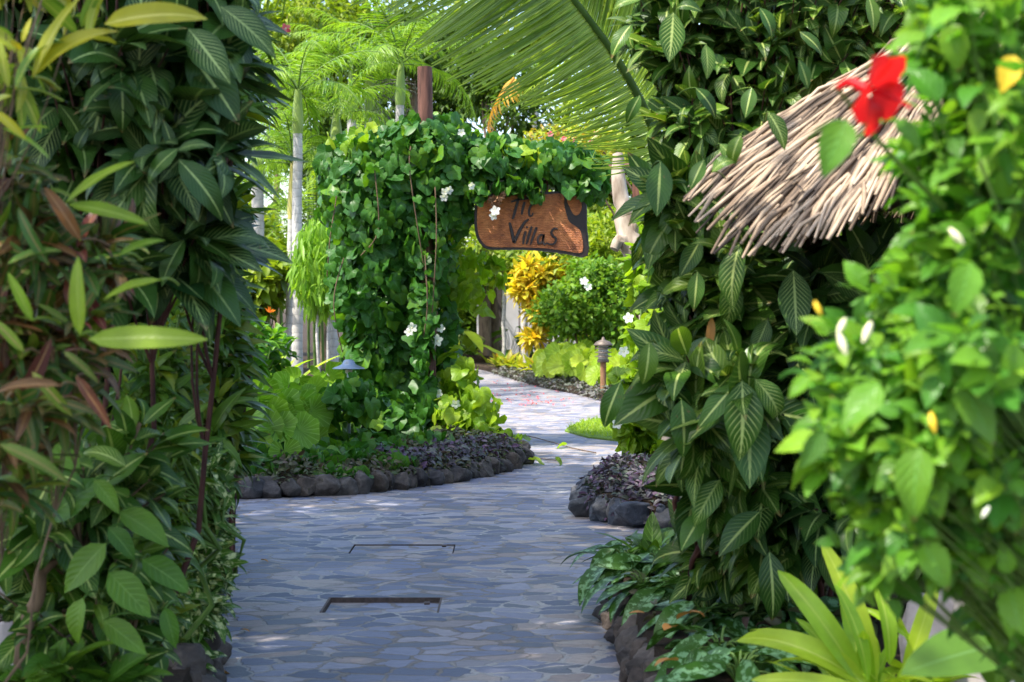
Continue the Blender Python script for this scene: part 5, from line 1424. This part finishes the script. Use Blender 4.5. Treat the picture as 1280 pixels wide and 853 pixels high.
while k < 64:
    px, py = rng.normal(660, 34), rng.uniform(476, 508)
    o = G(px, py)
    if py < np.interp(px, [560, 612, 640, 680, 720, 775], [462, 466, 476, 487, 495, 507]) or px < 585 or px > 745: continue
    ob = bpy.data.objects.new('petal', pm); COL.objects.link(ob); ob.location = (o[0], o[1], .022); ob.rotation_euler = (0, 0, rng.uniform(0, 6)); s = rng.uniform(.7, 1.6); ob.scale = (s, s, s)
    tag(ob, 'fallen pink petals scattered on the pale far stretch of path', 'petal', 'pink petals on the far path'); k += 1

# ------------------------------------------------------------------ single large leaves that show in front of their shrubs
def find(lab): return next(o for o in bpy.data.objects if o.get('label', '').startswith(lab))


LIME = leafmat('lime_croton_leaf', [(.10, .23, .02), (.14, .27, .02), (.07, .19, .02)], vein=(.30, .38, .07), midw=.14, side=14, sidew=.14, rough=.36, trans=.3)
show_leaves(find('croton with long red'), LIME, T_CRO, [(112, 424, 252, 436, 3.7), (100, 418, 96, 336, 3.7), (84, 252, 158, 206, 3.8), (88, 256, 182, 282, 3.8), (150, 318, 200, 300, 3.9), (200, 350, 130, 372, 3.9), (40, 400, 14, 350, 3.8)], .85, .15)
show_leaves(find('croton with long red'), M['croton'], T_CRO, [(75, 482, -6, 486, 3.7), (0, 556, 88, 602, 3.7), (90, 520, 40, 470, 3.8), (60, 330, 20, 270, 3.8), (100, 300, 60, 240, 3.9), (80, 440, 125, 480, 3.8), (10, 330, 70, 310, 3.8), (70, 500, 118, 520, 3.8), (30, 440, -10, 400, 3.7), (95, 470, 140, 540, 3.9)], .8, .15)
show_leaves(find('croton with yellow'), M['croton_yellow'], T_CRO, [(132, 30, 252, 20, 3.8), (40, 96, 128, 30, 3.8), (42, 96, 85, 8, 3.8), (10, 108, 0, 60, 3.8), (20, 110, 44, 60, 3.8), (-6, 140, 32, 176, 3.7)], 1.0, .1)
show_leaves(find('sanchezia with big'), M['sanchezia_dark'], T_SAN, [(236, 36, 288, 112, 5.1), (276, 8, 346, 74, 5.1), (236, 66, 302, 160, 5.2), (222, 186, 180, 230, 5.0), (224, 200, 292, 282, 5.0), (222, 188, 264, 178, 5.0), (218, 190, 148, 206, 5.1), (216, 184, 206, 156, 5.1), (190, 110, 130, 150, 5.3), (180, 60, 130, 30, 5.3), (110, 120, 150, 150, 5.2), (110, 160, 90, 200, 5.2), (230, 300, 200, 360, 5.3), (180, 330, 230, 380, 5.4)], 1.0, .25)
show_leaves(find('paler veined sanchezia'), M['broad'], T_OVA, [(118, 600, 152, 642, 4.7), (60, 648, 126, 606, 4.8), (136, 660, 172, 700, 4.8), (132, 680, 84, 742, 4.8), (104, 748, 92, 808, 4.7), (136, 716, 190, 772, 4.8), (130, 776, 184, 818, 4.8), (150, 640, 214, 680, 4.9), (100, 585, 60, 560, 4.8), (178, 700, 240, 740, 5.0), (206, 760, 222, 812, 5.0)], 1.0, .25)
show_leaves(find('sanchezia with large hanging'), M['sanchezia'], T_SAN, [(928, 476, 926, 582, 6.0), (944, 474, 990, 538, 6.0), (920, 480, 870, 540, 6.0), (852, 500, 856, 578, 6.1), (812, 428, 806, 492, 6.1), (900, 600, 862, 660, 6.3), (950, 640, 896, 694, 6.3), (962, 690, 966, 786, 6.4), (776, 478, 748, 544, 6.2), (880, 640, 850, 688, 6.4), (930, 560, 960, 610, 6.2)], 1.05, .3)
show_leaves(find('sanchezia with pale ribbed'), M['sanchezia'], T_SAN, [(924, 306, 902, 394, 6.3), (914, 350, 912, 424, 6.4), (872, 340, 866, 392, 6.4), (826, 202, 820, 276, 6.5), (900, 310, 868, 300, 6.4), (900, 180, 928, 216, 6.3), (876, 300, 850, 350, 6.5)], 1.0, .25)
show_leaves(find('shaded sanchezia'), M['sanchezia_dark'], T_SAN, [(992, 338, 992, 424, 6.2), (1030, 342, 1092, 388, 6.2), (1000, 440, 1020, 500, 6.2), (980, 520, 1010, 580, 6.3), (1060, 440, 1030, 470, 6.2), (960, 400, 940, 450, 6.3)], 1.0, .25)
show_leaves(find('sanchezia with smaller'), M['sanchezia'], T_SAN, [(842, 16, 836, 84, 6.7), (882, 56, 886, 102, 6.8), (790, 30, 760, 74, 6.8), (950, 10, 970, 50, 6.8), (1086, -4, 1094, 44, 6.6), (800, 0, 760, 8, 6.8), (876, 14, 840, 2, 6.8), (1000, 40, 1030, 70, 6.8), (940, 110, 930, 150, 6.8), (800, 120, 780, 160, 6.8), (870, 110, 900, 150, 6.8)], 1.0, .25)
show_leaves(find('bright lime strap'), M['lily'], T_LILY, [(1090, 862, 932, 772, 4.9), (1075, 850, 982, 722, 4.9), (1095, 850, 1044, 700, 4.95), (1085, 850, 1062, 745, 4.85), (1112, 830, 1106, 722, 4.95), (1130, 850, 1168, 738, 5.0), (1070, 860, 948, 852, 4.8), (1120, 850, 1206, 790, 4.9), (1140, 800, 1085, 762, 5.0), (1060, 850, 1010, 780, 5.0)], .95, .12)
blossom(find('shrub with drooping narrow'), P(357, 36, 7.5), (.2, -1, -.3), .04, 'petal')
show_leaves(find('bright green hibiscus'), M['hibiscus'], T_HIB, [(1058, 152, 1026, 226, 2.5), (1120, 150, 1150, 190, 2.5), (1150, 560, 1130, 660, 2.45), (1200, 480, 1240, 560, 2.45), (1100, 480, 1050, 540, 2.45), (1010, 470, 985, 500, 2.55), (1030, 540, 1000, 590, 2.5), (1215, 330, 1190, 400, 2.4), (1270, 430, 1250, 510, 2.4)], .9, .2)
show_leaves(find('sanchezia with smaller'), M['sanchezia'], T_SAN, [(960, 140, 985, 190, 5.6), (890, 215, 920, 190, 5.6), (880, 200, 862, 240, 5.7), (1010, 110, 1000, 80, 5.6), (926, 170, 905, 215, 5.6)], 1.0, .25)
t_ = find('sanchezia with pale ribbed'); g = Geo(); scatter(g, T_LAN, P(890, 396, 6.4)[None], np.array([(-.1, -.1, -1)]), np.array([(0, -1, .2)]), .16); g.build('withered_leaf', M['fallen'], t_)
